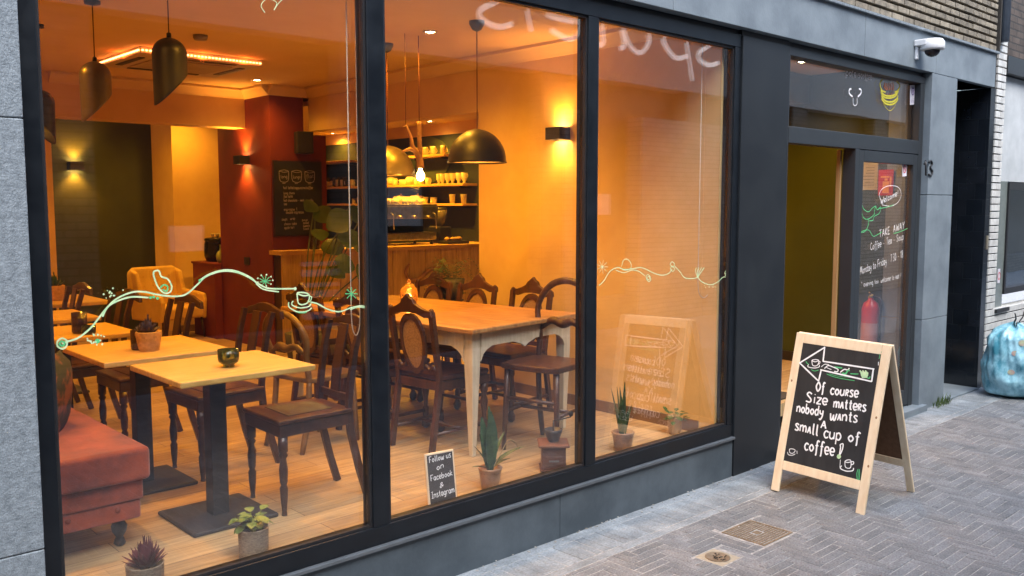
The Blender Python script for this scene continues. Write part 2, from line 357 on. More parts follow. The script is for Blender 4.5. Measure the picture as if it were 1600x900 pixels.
# ------------------------------------------------------------------ ground
M_paver = mat('clay_paver', (.195,.202,.208), (.115,.122,.131), scale=6, rough=.68, bump=.5, bscale=90, island=.16, speck=.35, sscale=110, detail=14, lo=.3, hi=.7)
M_edge = mat('pale_blue_paver', (.26,.29,.31), (.145,.165,.18), scale=5, rough=.6, bump=.35, bscale=60, island=.12, detail=12, speck=.25, sscale=90)
M_joint = mat('sand_joint', (.40,.395,.38), (.2,.2,.195), scale=40, rough=.95, bump=.4, bscale=200)
g = struct(MB().add([(-60,-60,-.0022),(120,-60,-.0022),(120,60,-.0022),(-60,60,-.0022)], [(0,1,2,3)]).build('ground', M_joint))
def paver(mb, x0, x1, y0, y1, gap=.005, j=.002):
    z = [random.uniform(-j, j) for _ in range(4)]; b = .003; x0 += gap/2; x1 -= gap/2; y0 += gap/2; y1 -= gap/2; zb = -.012
    t = random.uniform(-j*.5, j)
    v = [(x0,y0,zb),(x1,y0,zb),(x1,y1,zb),(x0,y1,zb),(x0,y0,t-b*.7),(x1,y0,t-b*.7),(x1,y1,t-b*.7),(x0,y1,t-b*.7),
         (x0+b,y0+b,t+z[0]*.6),(x1-b,y0+b,t+z[1]*.6),(x1-b,y1-b,t+z[2]*.6),(x0+b,y1-b,t+z[3]*.6)]
    mb.add(v, [(0,1,5,4),(1,2,6,5),(2,3,7,6),(3,0,4,7),(4,5,9,8),(5,6,10,9),(6,7,11,10),(7,4,8,11),(8,9,10,11)])
HOLES = [(3.98,4.29,-.81,-.52), (3.61,3.78,-.80,-.63)]
def clip(q):
    x0, x1, y0, y1 = q
    for a, b, c, d in HOLES:
        if x1 > a and x0 < b and y1 > c and y0 < d:
            opts = [(x0,min(x1,a),y0,y1),(max(x0,b),x1,y0,y1),(x0,x1,y0,min(y1,c)),(x0,x1,max(y0,d),y1)]
            x0, x1, y0, y1 = max(opts, key=lambda o: max(0,o[1]-o[0])*max(0,o[3]-o[2]))
    return x0, x1, y0, y1
mb = MB(); u = .0535; n = 4; Y0, Y1 = -4.95, -.345
NX0, NX1 = int(1.0/u), int(13.5/u); NY0 = int(Y0/u)
for iy in range(NY0, int(Y1/u)+1):
    for ix in range(NX0, NX1):
        if iy*u < -2.3 and ix*u > 9: continue
        t = (ix-iy) % (2*n)
        if t == 0: q = (ix*u, ix*u+n*u, iy*u, iy*u+u)
        elif t == 2*n-1: q = (ix*u, ix*u+u, iy*u, iy*u+n*u)
        else: continue
        q = (q[0], q[1], q[2], min(q[3], Y1+.0))
        q = clip(q)
        if q[3]-q[2] > .012 and q[1]-q[0] > .012: paver(mb, *q)
struct(mb.build('pavement', M_paver))
mb = MB(); x = -1.0
while x < 13.5:                                            # two soldier courses and a narrow edge strip along the shopfront
    wv = .0535
    for (a, b) in ((-.2825,-.0725),): paver(mb, x+random.uniform(-.001,.001), x+wv, a, b, .003)
    x += wv
x = -1.0
while x < 13.5:
    paver(mb, x, x+.62, -.0705, -.0025, .003); paver(mb, x+.1, x+.31, -.341, -.2865, .003); paver(mb, x+.31, x+.51, -.341, -.2865, .003); paver(mb, x+.51, x+.72, -.341, -.2865, .003); x += .62
struct(mb.build('pavement_border', M_edge))
# ------------------------------------------------------------------ cafe building: outside
cafe = thing('cafe_building', 'grey stone cafe shopfront with three big dark framed windows and brick wall above', 'building')
def pt(px, py, y=0): return at(px, py, y=y)
XL, XR, XP, XD0, XD1, XS = .82, 4.90, 5.455, 5.455, 7.60, 8.13
LZ0, LZ1 = 2.83, 3.13
pier = MB(); g_ = .003
for z0, z1 in ((-.2,.62),(.62,2.02),(2.02,3.1),(3.1,4.6)):
    pier.box(-2.4, XL-.006, -.05, .3, z0+g_, z1)
pier.build('stone_pier', M_stone, cafe, bevel=.004)
B(-2.4, XL-.008, -.044, .29, -.2, 4.6).build('pier_joint', M_frame, cafe)
lt = MB(); xs = [XL-.006, 2.2, 4.14, 6.42, 7.68, 9.0]
for a, b in zip(xs, xs[1:]): lt.box(a, b-.004, -.05, .25, LZ0, LZ1)
lt.build('stone_lintel', M_stone2, cafe, bevel=.003)
B(XL-.05, 9.0, -.043, .24, LZ0+.004, LZ1-.004).build('lintel_joint', M_frame, cafe)
B(XL-.006, 9.02, -.075, .25, LZ1+.002, LZ1+.022).build('lintel_capping', M_stone, cafe, bevel=.003)
sp = MB(); sp.box(XD1+.015, XS, -.05, .3, -.02, .78); sp.box(XD1+.015, XS, -.05, .3, .785, 1.83); sp.box(XD1+.015, XS, -.05, .3, 1.835, LZ0-.003)
sp.build('door_pier', M_stone2, cafe, bevel=.003)
pl = MB(); xs = [XL-.004, 1.55, 3.30, XR-.003]
for a, b in zip(xs, xs[1:]): pl.box(a, b-.003, -.004, .2, -.02, .24)
pl.build('plinth', M_plinth, cafe, bevel=.002)
B(XL-.004, XR, -.0, .19, -.01, .235).build('plinth_joint', M_frame, cafe)
B(XR, XP, -.012, .22, -.02, LZ0-.035).build('pillar_panel', M_pillar, cafe, bevel=.003)
B(XR, XP, .0, .2, LZ0-.035, LZ0).build('shadow_gap', M_blackm, cafe)
# buff bricks above the lintel: real bricks with deep joints where the photograph shows them
M_buff = mat('buff_brick', (.27,.235,.175), (.15,.13,.1), scale=14, rough=.85, bump=.5, bscale=50, island=.28)
bk = MB(); z = LZ1+.03; row = 0
while z < 4.5:
    x = 3.9-(row % 2)*.1
    while x < 8.98:
        x1 = min(x+.19, 9.0); d = random.uniform(-.003,.003)
        if x1-x > .03: bk.box(x+.004, x1-.004, -.045+d, .1, z+.004, z+.045)
        x += .197
    z += .062; row += 1
bk.build('brickwork', M_buff, cafe, bevel=.002, seg=1)
B(3.85, 9.0, -.008, .25, LZ1+.022, 7.5).build('brick_backing', mat('dark_mortar', (.04,.036,.03), rough=.9), cafe)
B(-2.4, 3.85, -.03, .25, LZ1+.03, 7.5).build('upper_wall', brick_mat('buff_brick_wall', (.42,.35,.25), (.3,.25,.18), (.09,.08,.07), 'XZ', bw=.2, rh=.062), cafe)
B(8.135, 8.16, -.02, .02, LZ1+.03, 3.9).build('wall_flashing', M_silver, cafe) if False else None
# shopfront frame
sf = thing('shopfront_window', 'wide three pane shop window with dark anthracite metal frame beside black pillar', 'window')
GY, GT = .032, .024
ZB0, ZB1, ZT0, ZT1 = .262, .345, 2.72, 2.80
fr = MB()
fr.box(XL, XR-.002, 0, .085, ZB0, ZB1); fr.box(XL, XR-.002, 0, .085, ZT0, ZT1)
mull = [(XL, XL+.058), (2.138, 2.225), (3.50, 3.578), (4.838, XR-.002)]
for a, b in mull: fr.box(a, b, .0015, .085, ZB1+.0005, ZT0-.0005)
fr.build('window_frame', M_frame, sf, bevel=.003)
ir = MB()                                                    # set back inner rebate
for a, b in ((XL+.058, 2.138), (2.225, 3.50), (3.578, 4.838)):
    ir.box(a, b, .012, .031, ZB1, ZB1+.012); ir.box(a, b, .012, .031, ZT0-.012, ZT0); ir.box(a, a+.012, .012, .031, ZB1+.012, ZT0-.012); ir.box(b-.012, b, .012, .031, ZB1+.012, ZT0-.012)
ir.build('glazing_bead', M_blackm, sf)
B(XL, XR-.002, -.022, .085, .2455, ZB0-.0005).build('window_sill', M_silver, sf, bevel=.002)
B(XL-.0055, XL-.001, -.02, .2, .0, ZT1).build('side_trim', M_frame, sf)
B(XL-.004, XR+.0, .02, .2, ZT1+.001, LZ0).build('head_gap', M_blackm, sf)
panes = []
for a, b in ((XL+.058, 2.138), (2.225, 3.50), (3.578, 4.838)):
    panes.append(B(a+.001, b-.001, GY, GY+GT, ZB1+.001, ZT0-.001).build('window_pane', M_glass, sf))
# drawings on the glass (paint marker), traced on the outer face of the panes
GN = Vector((0,-1,0)); GP = GY-.0016
def gp(px, py): return at(px, py, y=GP)
def gline(mb, pts, wpx=3, k=6, closed=False, dot=False):
    P = cr([gp(*p) for p in pts], k, closed); mb.strip(P, wpx*.0024, GN, lift=random.uniform(0,.0006))
def gdot(mb, px, py, r):
    c = gp(px, py); n = 8; q = [c+GN*random.uniform(.0007,.001)+Vector((math.cos(a)*r, 0, math.sin(a)*r)) for a in [2*math.pi*i/n for i in range(n)]]
    mb.add(q, [tuple(range(n))])
v1, v2 = MB(), MB()
gline(v1, [(97,537),(104,534),(122,528),(140,514),(152,500),(166,482),(182,467),(205,457),(225,456),(250,461),(275,463),(292,459),(310,443),(322,432),(345,424),(368,425),(388,433),(410,447),(425,451),(461,451)], 2.6)
gline(v1, [(160,495),(168,480),(182,471),(205,464),(232,465)], 2.6)
gline(v1, [(312,438),(328,428),(350,422),(370,424),(392,434),(402,444)], 2.6)
gline(v1, [(400,443),(412,452),(436,456)], 2.2)
gline(v1, [(97,528),(90,533),(90,541),(98,545),(104,540),(104,532),(97,528)], 2.4, closed=False)
gline(v2, [(97,532),(93,537),(98,541),(101,536),(97,533)], 2.6)
gline(v1, [(240,424),(248,423),(252,432),(262,436),(268,447),(266,456),(257,458),(248,450),(243,440),(240,430),(240,424)], 2.4)
gline(v2, [(250,450),(256,445),(262,448),(260,455),(254,452)], 2.4)
for q in ((235,465),(240,464),(246,466),(312,438)): gdot(v2, *q, .0055)
for i in range(14):
    a = random.uniform(2.2,5.4); rr = random.uniform(4,22); gdot(v1, 182+rr*math.cos(a), 466-abs(rr*math.sin(a))*.8, random.uniform(.002,.0035))
for i in range(16):
    a = random.uniform(0,6.28); rr = random.uniform(4,17); gdot(v1, 152+rr*math.cos(a), 531+rr*math.sin(a)*.6, random.uniform(.002,.0045))
gdot(v2, 152, 533, .009)
for i in range(9):
    a = i*.7; gline(v2, [(414,440),(414+9*math.cos(a), 438+8*math.sin(a))], 1.5); gdot(v1, 414+12*math.cos(a), 438+9*math.sin(a), .0035)
gdot(v1, 461,451,.007)
gline(v1, [(464,458),(466,473),(473,476),(481,472),(483,461),(474,457),(464,458),(474,462),(483,461)], 2.4)
gline(v1, [(484,463),(487,464),(485,470),(481,472)], 1.8)
gline(v1, [(451,472),(452,480),(465,487),(480,486),(487,481)], 2.2); gline(v1, [(458,470),(456,476),(468,481),(482,479),(486,474)], 2.2)
gline(v2, [(453,481),(466,488),(479,488)], 2.4)
gline(v1, [(485,472),(497,475),(512,483),(530,487),(548,481),(565,478),(583,483)], 2.4); gline(v1, [(494,474),(505,480),(520,487)], 1.8); gline(v1, [(547,484),(560,480),(575,482)], 1.8)
for i in range(8): a = i*.785; gline(v2, [(549,459),(549+8*math.cos(a),459+8*math.sin(a))], 1.8); gdot(v2, 549+9*math.cos(a), 459+9*math.sin(a), .003)
o = v1.build('glass_drawing', M_pale, panes[0]); o['label'] = 'pale green painted vine with cup and bottle'
v2.build('glass_drawing_accent', M_gchalk, panes[0])
v3 = MB()
gline(v3, [(936,446),(944,438),(953,424),(965,418),(975,421),(988,420),(1000,418),(1010,421),(1022,427),(1035,430),(1045,427),(1050,420)], 2.0)
gline(v3, [(962,422),(975,426),(988,422),(998,424),(1008,431)], 1.7)
gline(v3, [(1054,416),(1062,424),(1070,434),(1085,435),(1090,433),(1096,440),(1110,445),(1122,440),(1130,433),(1138,434)], 2.0)
gline(v3, [(971,417),(974,407),(980,405),(985,410),(986,418),(980,422),(972,421)], 1.8)
for cx, cy in ((1012,433),(1050,413),(1050,420),(1013,436)): gline(v3, [(cx-3,cy),(cx,cy-4),(cx+4,cy),(cx+1,cy+4),(cx-3,cy)], 1.8)
for dx in (-3,0,3,6): gline(v3, [(1090,434),(1090+dx,424),(1092+dx*1.4,418)], 2.2)
for i in range(9): a = i*.7; gline(v3, [(941,417),(941+9*math.cos(a),417+11*math.sin(a))], 1.2)
for i in range(18): gdot(v3, 1137+random.uniform(-4,4), 420+random.uniform(-12,14), .004)
for i in range(12): gdot(v3, 1110+random.uniform(-10,10), 447+random.uniform(-2,6), .003)
gline(v3, [(1132,428),(1137,415),(1141,410),(1140,432)], 2.2)
v3.build('glass_drawing', M_pale, panes[2])
gl = MB(); gline(gl, [(414,20),(408,8),(418,-2),(432,4),(428,16)], 1.2); gline(gl, [(428,16),(436,4),(446,-4)], 1.1)
gl.build('glass_scroll', M_pale, panes[0])
# ------------------------------------------------------------------ entrance
en = thing('entrance_frame', 'dark metal entrance frame with transom window over the open doorway', 'door frame')
DZ = 2.74
f = MB(); f.box(XD0+.002, XD1, 0, .1, DZ, LZ0-.035); f.box(XD0+.002, XD0+.03, .0015, .1, .06, DZ); f.box(XD1-.075, XD1, .0015, .1, .03, DZ)
f.box(XD0+.03, XD1-.075, 0, .1, 2.165, 2.275); f.box(6.44, 6.50, .001, .1, .05, 2.165)
f.build('frame', M_frameg, en, bevel=.003)
B(XD0+.03, XD1-.075, .055, .075, 2.276, DZ-.001).build('transom_pane', M_glass, en)
B(XD0, XD1, .02, .2, LZ0-.034, LZ0).build('head_gap', M_blackm, en)
struct(B(XD0+.001, XD1+.1, -.09, .3, -.02, .055).build('threshold', M_stone2, bevel=.004))
dr = thing('glass_door', 'dark framed glass door with green deer drawing and opening hours lettering', 'door', (6.505, 0, 0))
f = MB(); dw = XD1-.075-6.505; f.box(0, .075, .004, .07, .07, 2.16); f.box(dw-.075, dw, .004, .07, .07, 2.16); f.box(.075, dw-.075, .004, .07, 2.075, 2.16); f.box(.075, dw-.075, .004, .07, .07, .2)
f.build('door_frame', M_frameg, dr, bevel=.003)
dp = B(.076, dw-.076, .03, .05, .201, 2.074).build('door_pane', M_glass, dr)
h = MB(); h.box(-.028, -.006, .03, .06, 1.1, 1.35); h.build('lock_plate', M_blackm, dr, bevel=.003)
h = MB(); h.tube([(.035,.0,1.0),(.035,-.05,1.0),(.035,-.05,1.3),(.035,.0,1.3)], .009); 
h.build('handle', M_steel, dr) if False else None
DPY = .028
def dpt(px, py): return at(px, py, y=DPY)-Vector((6.505,0,0))
def dline(mb, pts, wv=.006, k=5): mb.strip(cr([dpt(*p) for p in pts], k), wv, GN, lift=random.uniform(0,.0005))
dg, dwh = MB(), MB()
dline(dg, [(1347,319),(1346,330),(1350,341),(1357,342),(1364,337),(1367,333)]); dline(dg, [(1346,318),(1350,327),(1357,331),(1362,326),(1368,322),(1366,330)])
dline(dg, [(1366,333),(1368,322),(1371,328),(1376,323),(1374,333),(1366,338),(1364,344),(1358,345)]); dline(dg, [(1356,342),(1357,350),(1353,360),(1348,363),(1343,362)])
dline(dg, [(1344,364),(1350,360),(1358,360),(1364,369),(1372,366),(1378,362)]); dline(dg, [(1372,326),(1385,324),(1396,320)]); dline(dg, [(1396,365),(1406,362),(1418,357)])
dline(dwh, [(1378,320),(1392,322),(1403,316),(1408,304),(1404,293),(1392,290),(1380,294),(1374,303),(1377,315),(1380,319)], .004)
def dtext(s, a, b, h, pen): write(dwh, s, dpt(*a), dpt(*b), dpt(a[0], a[1]-h)-dpt(*a), pen, GN)
dtext('Welcome!', (1376,319), (1404,305), 9, .005); dtext('^T^A^K^E ^A^W^A^Y', (1374,371), (1413,357), 18, .005)
dtext('Coffee - Tea - Soup', (1360,391), (1412,374), 11, .0038); dtext('Monday to Friday : 7.30 - 18', (1344,429), (1411,402), 12, .0038)
dtext('* evening too. welcome to eat !', (1346,449), (1408,434), 8, .003)
dg.build('deer_drawing', M_gchalk, dp); dwh.build('door_lettering', M_chalk, dp)
s_ = B(0,1,0,1,0,1)
def sticker(parent, corners, m, off=(0,0,0), t=.001, name='sticker'):
    mbs = MB(); P = [Vector(c)+Vector(off) for c in corners]; mbs.add(P+[p+Vector((0,t,0)) for p in P], [(0,1,2,3),(7,6,5,4),(0,4,5,1),(1,5,6,2),(2,6,7,3),(3,7,4,0)])
    return mbs.build(name, m, parent)
M_lilac = mat('white_vinyl', (.72,.7,.76), rough=.4); M_violet = mat('violet_ink', (.16,.08,.3), rough=.5); M_pink = mat('red_ink', (.6,.06,.08), rough=.5)
st = sticker(dp, [dpt(1410,276), dpt(1416.5,275), dpt(1416.5,254), dpt(1410,255)], M_lilac)
q = MB()
def ring(mb, c, r, wv, n=GN, k=14): mb.strip([Vector(c)+Vector((math.cos(a)*r*.8,0,math.sin(a)*r)) for a in [2*math.pi*i/k for i in range(k+1)]], wv, n)
c_ = dpt(1413.2,264)+Vector((0,-.002,0)); ring(q, c_, .03, .008); q.strip([c_+Vector((-.02,-.0006,.02)), c_+Vector((.02,-.0006,-.02))], .008, GN); q.build('no_entry_mark', M_pink, st)
TPY = .053
def tpt(px, py): return at(px, py, y=TPY)
tp = [o for o in bpy.data.objects if o.name.startswith('transom_pane')][0]
st = sticker(tp, [tpt(1422,164), tpt(1431,163), tpt(1431,133), tpt(1422,133)], M_lilac)
q = MB(); c_ = tpt(1426,143)+Vector((0,-.002,0)); ring(q, c_, .028, .009); q.strip([c_+Vector((-.02,-.0005,.022)), c_+Vector((.0,-.0005,-.01)), c_+Vector((.02,-.0005,.022))], .008, GN)
write(q, 'ii', c_+Vector((-.018,0,-.09)), c_+Vector((.02,0,-.09)), Vector((0,0,.04)), .006, GN); q.build('sticker_print', M_violet, st)
# yellow shield emblem and antler mark on the transom
M_yel = mat('yellow_transfer', (.62,.55,.05), (.45,.42,.03), scale=40, rough=.5); M_amber = mat('red_transfer', (.5,.12,.02), rough=.5)
e1, e2, e3 = MB(), MB(), MB()
def tline(mb, pts, wv=.01, k=5, lift=None): mb.strip(cr([tpt(*p) for p in pts], k), wv, GN, lift=random.uniform(0,.001) if lift is None else lift)
for dy in (0, 3.2): tline(e1, [(1376,140+dy),(1381,148+dy),(1390,150+dy),(1399,147+dy),(1404,139+dy)], .013)
for dy in (9, 13): tline(e1, [(1377,141+dy),(1384,149+dy),(1394,150+dy),(1401,145+dy),(1403,140+dy)], .014)
tline(e1, [(1379,124),(1375,131),(1378,141),(1384,144)], .012); tline(e1, [(1401,127),(1406,133),(1403,141),(1398,144)], .012)
tline(e1, [(1380,161),(1384,168),(1390,173),(1396,169),(1400,162)], .004)
for i in range(5): tline(e2, [(1383+i*3,129+(i%2)),(1382+i*3.4,135),(1385+i*2.6,141)], .011)
for i in range(7): tline(e2, [(1380+i*3.2,145+(i%2)),(1380.5+i*3.2,149)], .006)
for sgn in (-1, 1): tline(e3, [(1336+sgn*4,151),(1336+sgn*9,146),(1336+sgn*9,140),(1336+sgn*6,139)], .012); 
tline(e3, [(1333,153),(1333,162),(1336,165),(1339,162),(1339,153)], .005); 
write(e3, 'paleis', tpt(1322,118), tpt(1344,122), Vector((0,0,.05)), .006, GN); write(e3, 'coffee', tpt(1345,122), tpt(1362,125), Vector((0,0,.05)), .006, GN)
e1.build('shield_emblem', M_yel, tp); e2.build('shield_print', M_amber, tp); e3.build('antler_mark', M_chalk, tp)
# house number 13
nb = thing('house_number', 'black metal house number 13 on grey stone door pier', 'house number')
for ch, a, b in (('1', 1442.5, 1446), ('3', 1450, 1456)):
    m_ = MB(); p0, p1 = at(a, 274.5, y=-.0505), at(b, 274.5, y=-.0505); top = at(a, 251, y=-.0505)
    W, stt = GL[ch]
    for t in stt:
        ln = t.startswith('!'); P = [p0+(p1-p0)*(float(c.split(',')[0])/ (3 if ch == '1' else 5))+(top-p0)*(float(c.split(',')[1])/10) for c in t.lstrip('!').split()]
        PP = P if ln else cr(P, 6)
        for i in range(len(PP)-1): 
            d = (PP[i+1]-PP[i]); m_.bar(PP[i]-d*.1-Vector((0,.006,0)), PP[i+1]+d*.1-Vector((0,.006+.0002*i,0)), .012, .02, up=(1,0,0)) if False else m_.tube([PP[i]-Vector((0,.006,0)), PP[i+1]-Vector((0,.006,0))], .0075, 8)
    m_.build('digit', M_blackm, nb)
# dome security camera
sc = thing('security_camera', 'white dome security camera on bracket under the brick wall', 'security camera')
c0 = at(1457, 76, y=-.16)
mb = MB(); mb.lathe([(.0,.075),(.07,.072),(.088,.05),(.09,.0),(.083,-.012),(.0,-.013)], c0, 28); mb.build('housing', M_white, sc)
mb = MB(); mb.lathe([(.058*math.cos(a), -.014-.05*math.sin(a)) for a in [i*math.pi/2/7 for i in range(8)]], c0, 24); mb.build('dome', mat('smoked_dome', (.02,.015,.02), rough=.08), sc)
mb = MB(); mb.obox(c0+Vector((-.02,.06,.045)), (.07,0,0), (0,.05,0), (0,0,.025)); mb.obox(Vector((c0.x-.05, -.062, c0.z-.005)), (.022,0,0), (0,.012,0), (0,0,.075)); mb.build('bracket', M_white, sc, bevel=.008)
B(c0.x-.03, c0.x+.0, -.051-.112, -.05-.105, c0.z+.005, c0.z+.03).build('camera_mark', mat('grey_print', (.3,.33,.38), rough=.4), sc) if False else None
# ------------------------------------------------------------------ neighbouring entrance and building on the right
nx = thing('neighbour_building', 'white brick building beside the cafe with black tiled porch and grey render', 'building')
M_tile = brick_mat('black_glazed_tile', (.008,.011,.016), (.013,.016,.022), (.016,.019,.022), 'YZ', bw=.15, rh=.15, ms=.0015, rough=.16, bump=.2, spec=.6)
M_tile2 = brick_mat('black_glazed_tile_front', (.008,.011,.016), (.013,.016,.022), (.016,.019,.022), 'XZ', bw=.15, rh=.15, ms=.0015, rough=.16, bump=.2, spec=.6)
B(XS, 8.98, .9, 1.0, -.02, LZ0).build('porch_back', M_tile2, nx); B(8.98, 9.1, -.02, 1.0, -.02, LZ0-.002).build('porch_side', M_tile, nx)
B(8.985, 9.1, -.024, -.0205, .0, LZ0-.002).build('porch_front', M_tile2, nx)
B(XS+.002, 8.98, .0, .9, LZ0+.0, LZ0+.05).build('porch_soffit', mat('weathered_soffit', (.16,.1,.07), (.08,.06,.05), scale=8, rough=.8), nx)
B(XS, 8.98, -.045, .9, -.02, .012).build('porch_floor', M_stone2, nx)
B(9.04, 9.07, -.034, -.024, 1.33, 1.46).build('bell_plate', mat('dull_brass', (.35,.3,.22), rough=.4, metal=.5), nx)
wb = MB(); z = .0; row = 0; M_wbrick = mat('white_glazed_brick', (.6,.6,.57), (.45,.45,.43), scale=12, rough=.4, bump=.2, island=.1)
while z < 3.26:
    for a, b in (((9.12,9.33),) if row % 2 else ((9.12,9.222),(9.228,9.33))): wb.box(a, b, -.03, .1, z+.006, z+.062)
    z += .0675; row += 1
z = .0; row = 0
while z < .68:
    x = 9.336-(row % 2)*.1
    while x < 12: wb.box(max(x,9.336), x+.2, -.026, .1, z+.006, z+.062); x += .206
    z += .0675; row += 1
wb.build('brick_pier', M_wbrick, nx, bevel=.002, seg=1)
B(9.1, 12, -.012, .1, -.02, .70).build('brick_joint', mat('black_pointing', (.02,.02,.02), rough=.9), nx)
B(9.1, 9.335, -.012, .1, .70, 3.28).build('brick_joint', MATS['black_pointing'], nx)
B(9.34, 12, .03, .25, 1.98, 2.99).build('render_panel', mat('grey_render', (.5,.53,.54), (.38,.41,.42), scale=3, rough=.8), nx)
B(9.335, 12, -.04, .2, 3.0, 3.16).build('dark_canopy', M_blackm, nx)
B(9.0, 12, .02, .25, 3.165, 7.5).build('upper_wall', brick_mat('dark_brown_brick', (.11,.085,.07), (.075,.06,.05), (.05,.045,.04), 'XZ', bw=.2, rh=.065), nx)
B(9.34, 9.66, .02, .1, .72, 1.98).build('window_reveal', mat('grey_green_glass', (.18,.21,.2), rough=.2), nx)
nw = thing('neighbour_window', 'dark framed window above white bricks behind the blue bag', 'window')
f = MB(); f.box(9.66,12,.0,.1,1.9,1.97); f.box(9.66,12,.0,.1,.86,.92); f.box(9.66,9.70,.0015,.1,.92,1.9); f.build('window_frame', M_blackm, nw)
B(9.70, 12, .04, .05, .92, 1.9).build('window_pane', M_glass, nw); B(9.34, 9.68, -.05, .02, .70, .735).build('window_sill', M_blackm, nw)
B(9.70, 12, .3, .32, .8, 2.0).build('dark_backing', mat('dark_interior', (.03,.04,.05), rough=.6), nw)  # plain dark sheet closing off the room behind the pane
st = B(9.5, 9.555, .012, .0185, .98, 1.12).build('sticker', M_lilac, nw)
q = MB(); ring(q, (9.527,.0105,1.05), .035, .01); q.build('sticker_print', M_pink, nw)
dpipe = thing('drainpipe', 'grey downpipe between the buff brick and dark brick walls', 'drainpipe')
MB().tube([(9.14,-.06,3.26),(9.14,-.06,6.5)], .045, 14).build('pipe', mat('zinc', (.2,.23,.27), (.15,.17,.2), scale=6, rough=.5, metal=.3), dpipe)
MB().tube([(9.14,-.06,3.75),(9.14,-.06,3.78)], .055, 14).build('pipe_bracket', M_silver, dpipe)
B(9.03, 9.06, -.06, .1, 3.16, 7.4).build('wall_edge', MATS['dark_mortar'], nx)
# far end of the street and the opposite side (seen only in reflections)
opp = thing('opposite_building', 'pale shopfront across the street with white script sign seen reflected in glass', 'building')
OY = -5.0
M_opp = brick_mat('opposite_brick', (.16,.14,.125), (.11,.1,.09), (.07,.065,.06), 'XZ', bw=.22, rh=.07)
B(-25, 40, OY-.4, OY, 4.6, 6.2).build('upper_wall', M_opp, opp)
B(-25, 40, OY-.35, OY+.03, 3.45, 4.6).build('fascia', mat('beige_fascia', (.42,.39,.36), (.38,.35,.33), scale=2, rough=.6), opp)
B(-25, 40, OY-.4, OY-.25, -.02, 3.45).build('shop_interior', mat('dim_shop', (.02,.02,.024), (.01,.01,.013), scale=1.5, rough=.5), opp)
f = MB()
for x in (-20,-14,-8,-3,-1.2,2.2,5.2,8.2,11.3,14.4,17.5,22,30): f.box(x, x+.5, OY-.25, OY, -.02, 3.45)
f.box(-25, 40, OY-.25, OY-.01, -.02, .45)
f.build('wall_piers', M_opp, opp)
xa, xb, xc, xd = [at(q_, 300, y=5.05).x for q_ in (882, 912, 1002, 1175)]
f = MB(); f.box(xa, xb, OY-.24, OY+.012, -.02, 3.0); f.box(xc, xd+6, OY-.24, OY+.014, -.02, 3.0); f.build('pale_brick_wall', brick_mat('pale_painted_brick', (.36,.33,.31), (.3,.275,.26), (.17,.16,.155), 'XZ', bw=.22, rh=.07), opp)
pa, pb = at(488,412,y=5.05), at(572,508,y=5.05); f = MB()
for i in range(7): z_ = pb.z+(pa.z-pb.z)*i/6.4; f.box(pa.x, pb.x, OY-.2, OY-.1, z_, z_+(.07 if i % 2 else .04))
f.build('display_shelf', mat('blue_grey_display', (.42,.45,.55), (.3,.32,.42), scale=5, rough=.5), opp)
f = MB()
for x, z, a, b in ((5.9,1.5,.5,.45),(9.4,1.6,.35,.3),(12.6,1.2,.8,.6),(3.4,1.3,.35,.25)): f.box(x, x+a, OY-.2, OY-.19, z, z+b)
f.build('notice', mat('white_notice', (.75,.75,.75), rough=.5), opp)
sg = MB()                                                   # script lettering on the fascia, read by its mirror image in the glass
A_ = at(1172, 100, y=-OY+.08); B_ = at(742, 30, y=-OY+.08); zb = at(1060, 92, y=-OY+.08).z; hx = (at(1000, 40, y=-OY+.08).z-at(1000, 80, y=-OY+.08).z)/.6
write(sg, 'uspaleis', (A_.x,OY+.034,zb), (B_.x,OY+.034,zb), (-.28*hx*1.25,0,hx*1.25), .07, (0,1,0), seg=8)
sg.build('sign_lettering', mat('white_sign_letters', (.9,.88,.86), (.9,.88,.86), rough=.4, emis=(1,.95,.92), estr=.35), opp)  # faint emission added so the white letters show up mirrored
struct(B(-25, 40, OY-.5, OY+.15, -.06, .0).build('far_pavement', M_edge))
# ------------------------------------------------------------------ interior shell
struct(B(.2, 4.97, .101, 9.5, ZF-.1, ZF).build('floor', M_floor)); struct(B(4.97, 8.4, .3, 9.5, ZF-.1, ZF).build('floor', M_floor))
struct(B(4.972, 8.4, .101, .3, -.02, .06).build('entrance_step', M_stone2))
struct(B(.0, 8.5, .101, 9.6, CEIL, CEIL+.1).build('ceiling', M_ceil))
def wall(m, *a): return struct(B(*a).build('interior_wall', m))
wall(M_orange, WALLX, 4.895, .0865, .205, ZF, CEIL); wall(M_orange, WALLX, 4.97, .206, 2.41, ZF, CEIL)                  # right wall
wall(M_orange, WALLX+.003, 4.97, 2.41, 5.1, 2.505, CEIL)          # beam over the bar opening
wall(M_orange, .1, .2, .1, 9.6, ZF, CEIL)
wall(M_orange, .2, 2.5, 5.62, 5.77, ZF, CEIL)
wall(M_green, 2.0, 4.2, 7.7, 7.85, ZF, CEIL)
wall(M_orange, 4.2, 5.4, 7.1, 9.5, ZF, CEIL)
wall(M_orange, 2.0, 2.1, 5.77, 7.7, ZF, CEIL)
struct(B(2.5, 4.378, 5.62, 5.87, 2.545, CEIL).build('ceiling_beam', M_orange))
struct(B(4.38, 5.02, 5.1, 6.28, ZF, 2.47).build('red_wall_block', M_red)); struct(B(4.38, 4.76, 5.1, 6.28, 2.47, 2.84).build('red_column', M_red))
wall(M_barwall, 7.3, 7.45, 3.5, 9.3, ZF, 2.65); wall(M_orange, 7.29, 7.46, 3.5, 9.3, 2.65, CEIL)
wall(M_barwall, 5.0, 7.3, 9.2, 9.35, ZF, CEIL); wall(M_barwall, 5.0, 8.3, 3.55, 3.8, ZF, CEIL) if False else None
struct(B(4.98, 7.29, 2.45, 9.2, 2.80, 2.85).build('bar_ceiling', M_ceil))
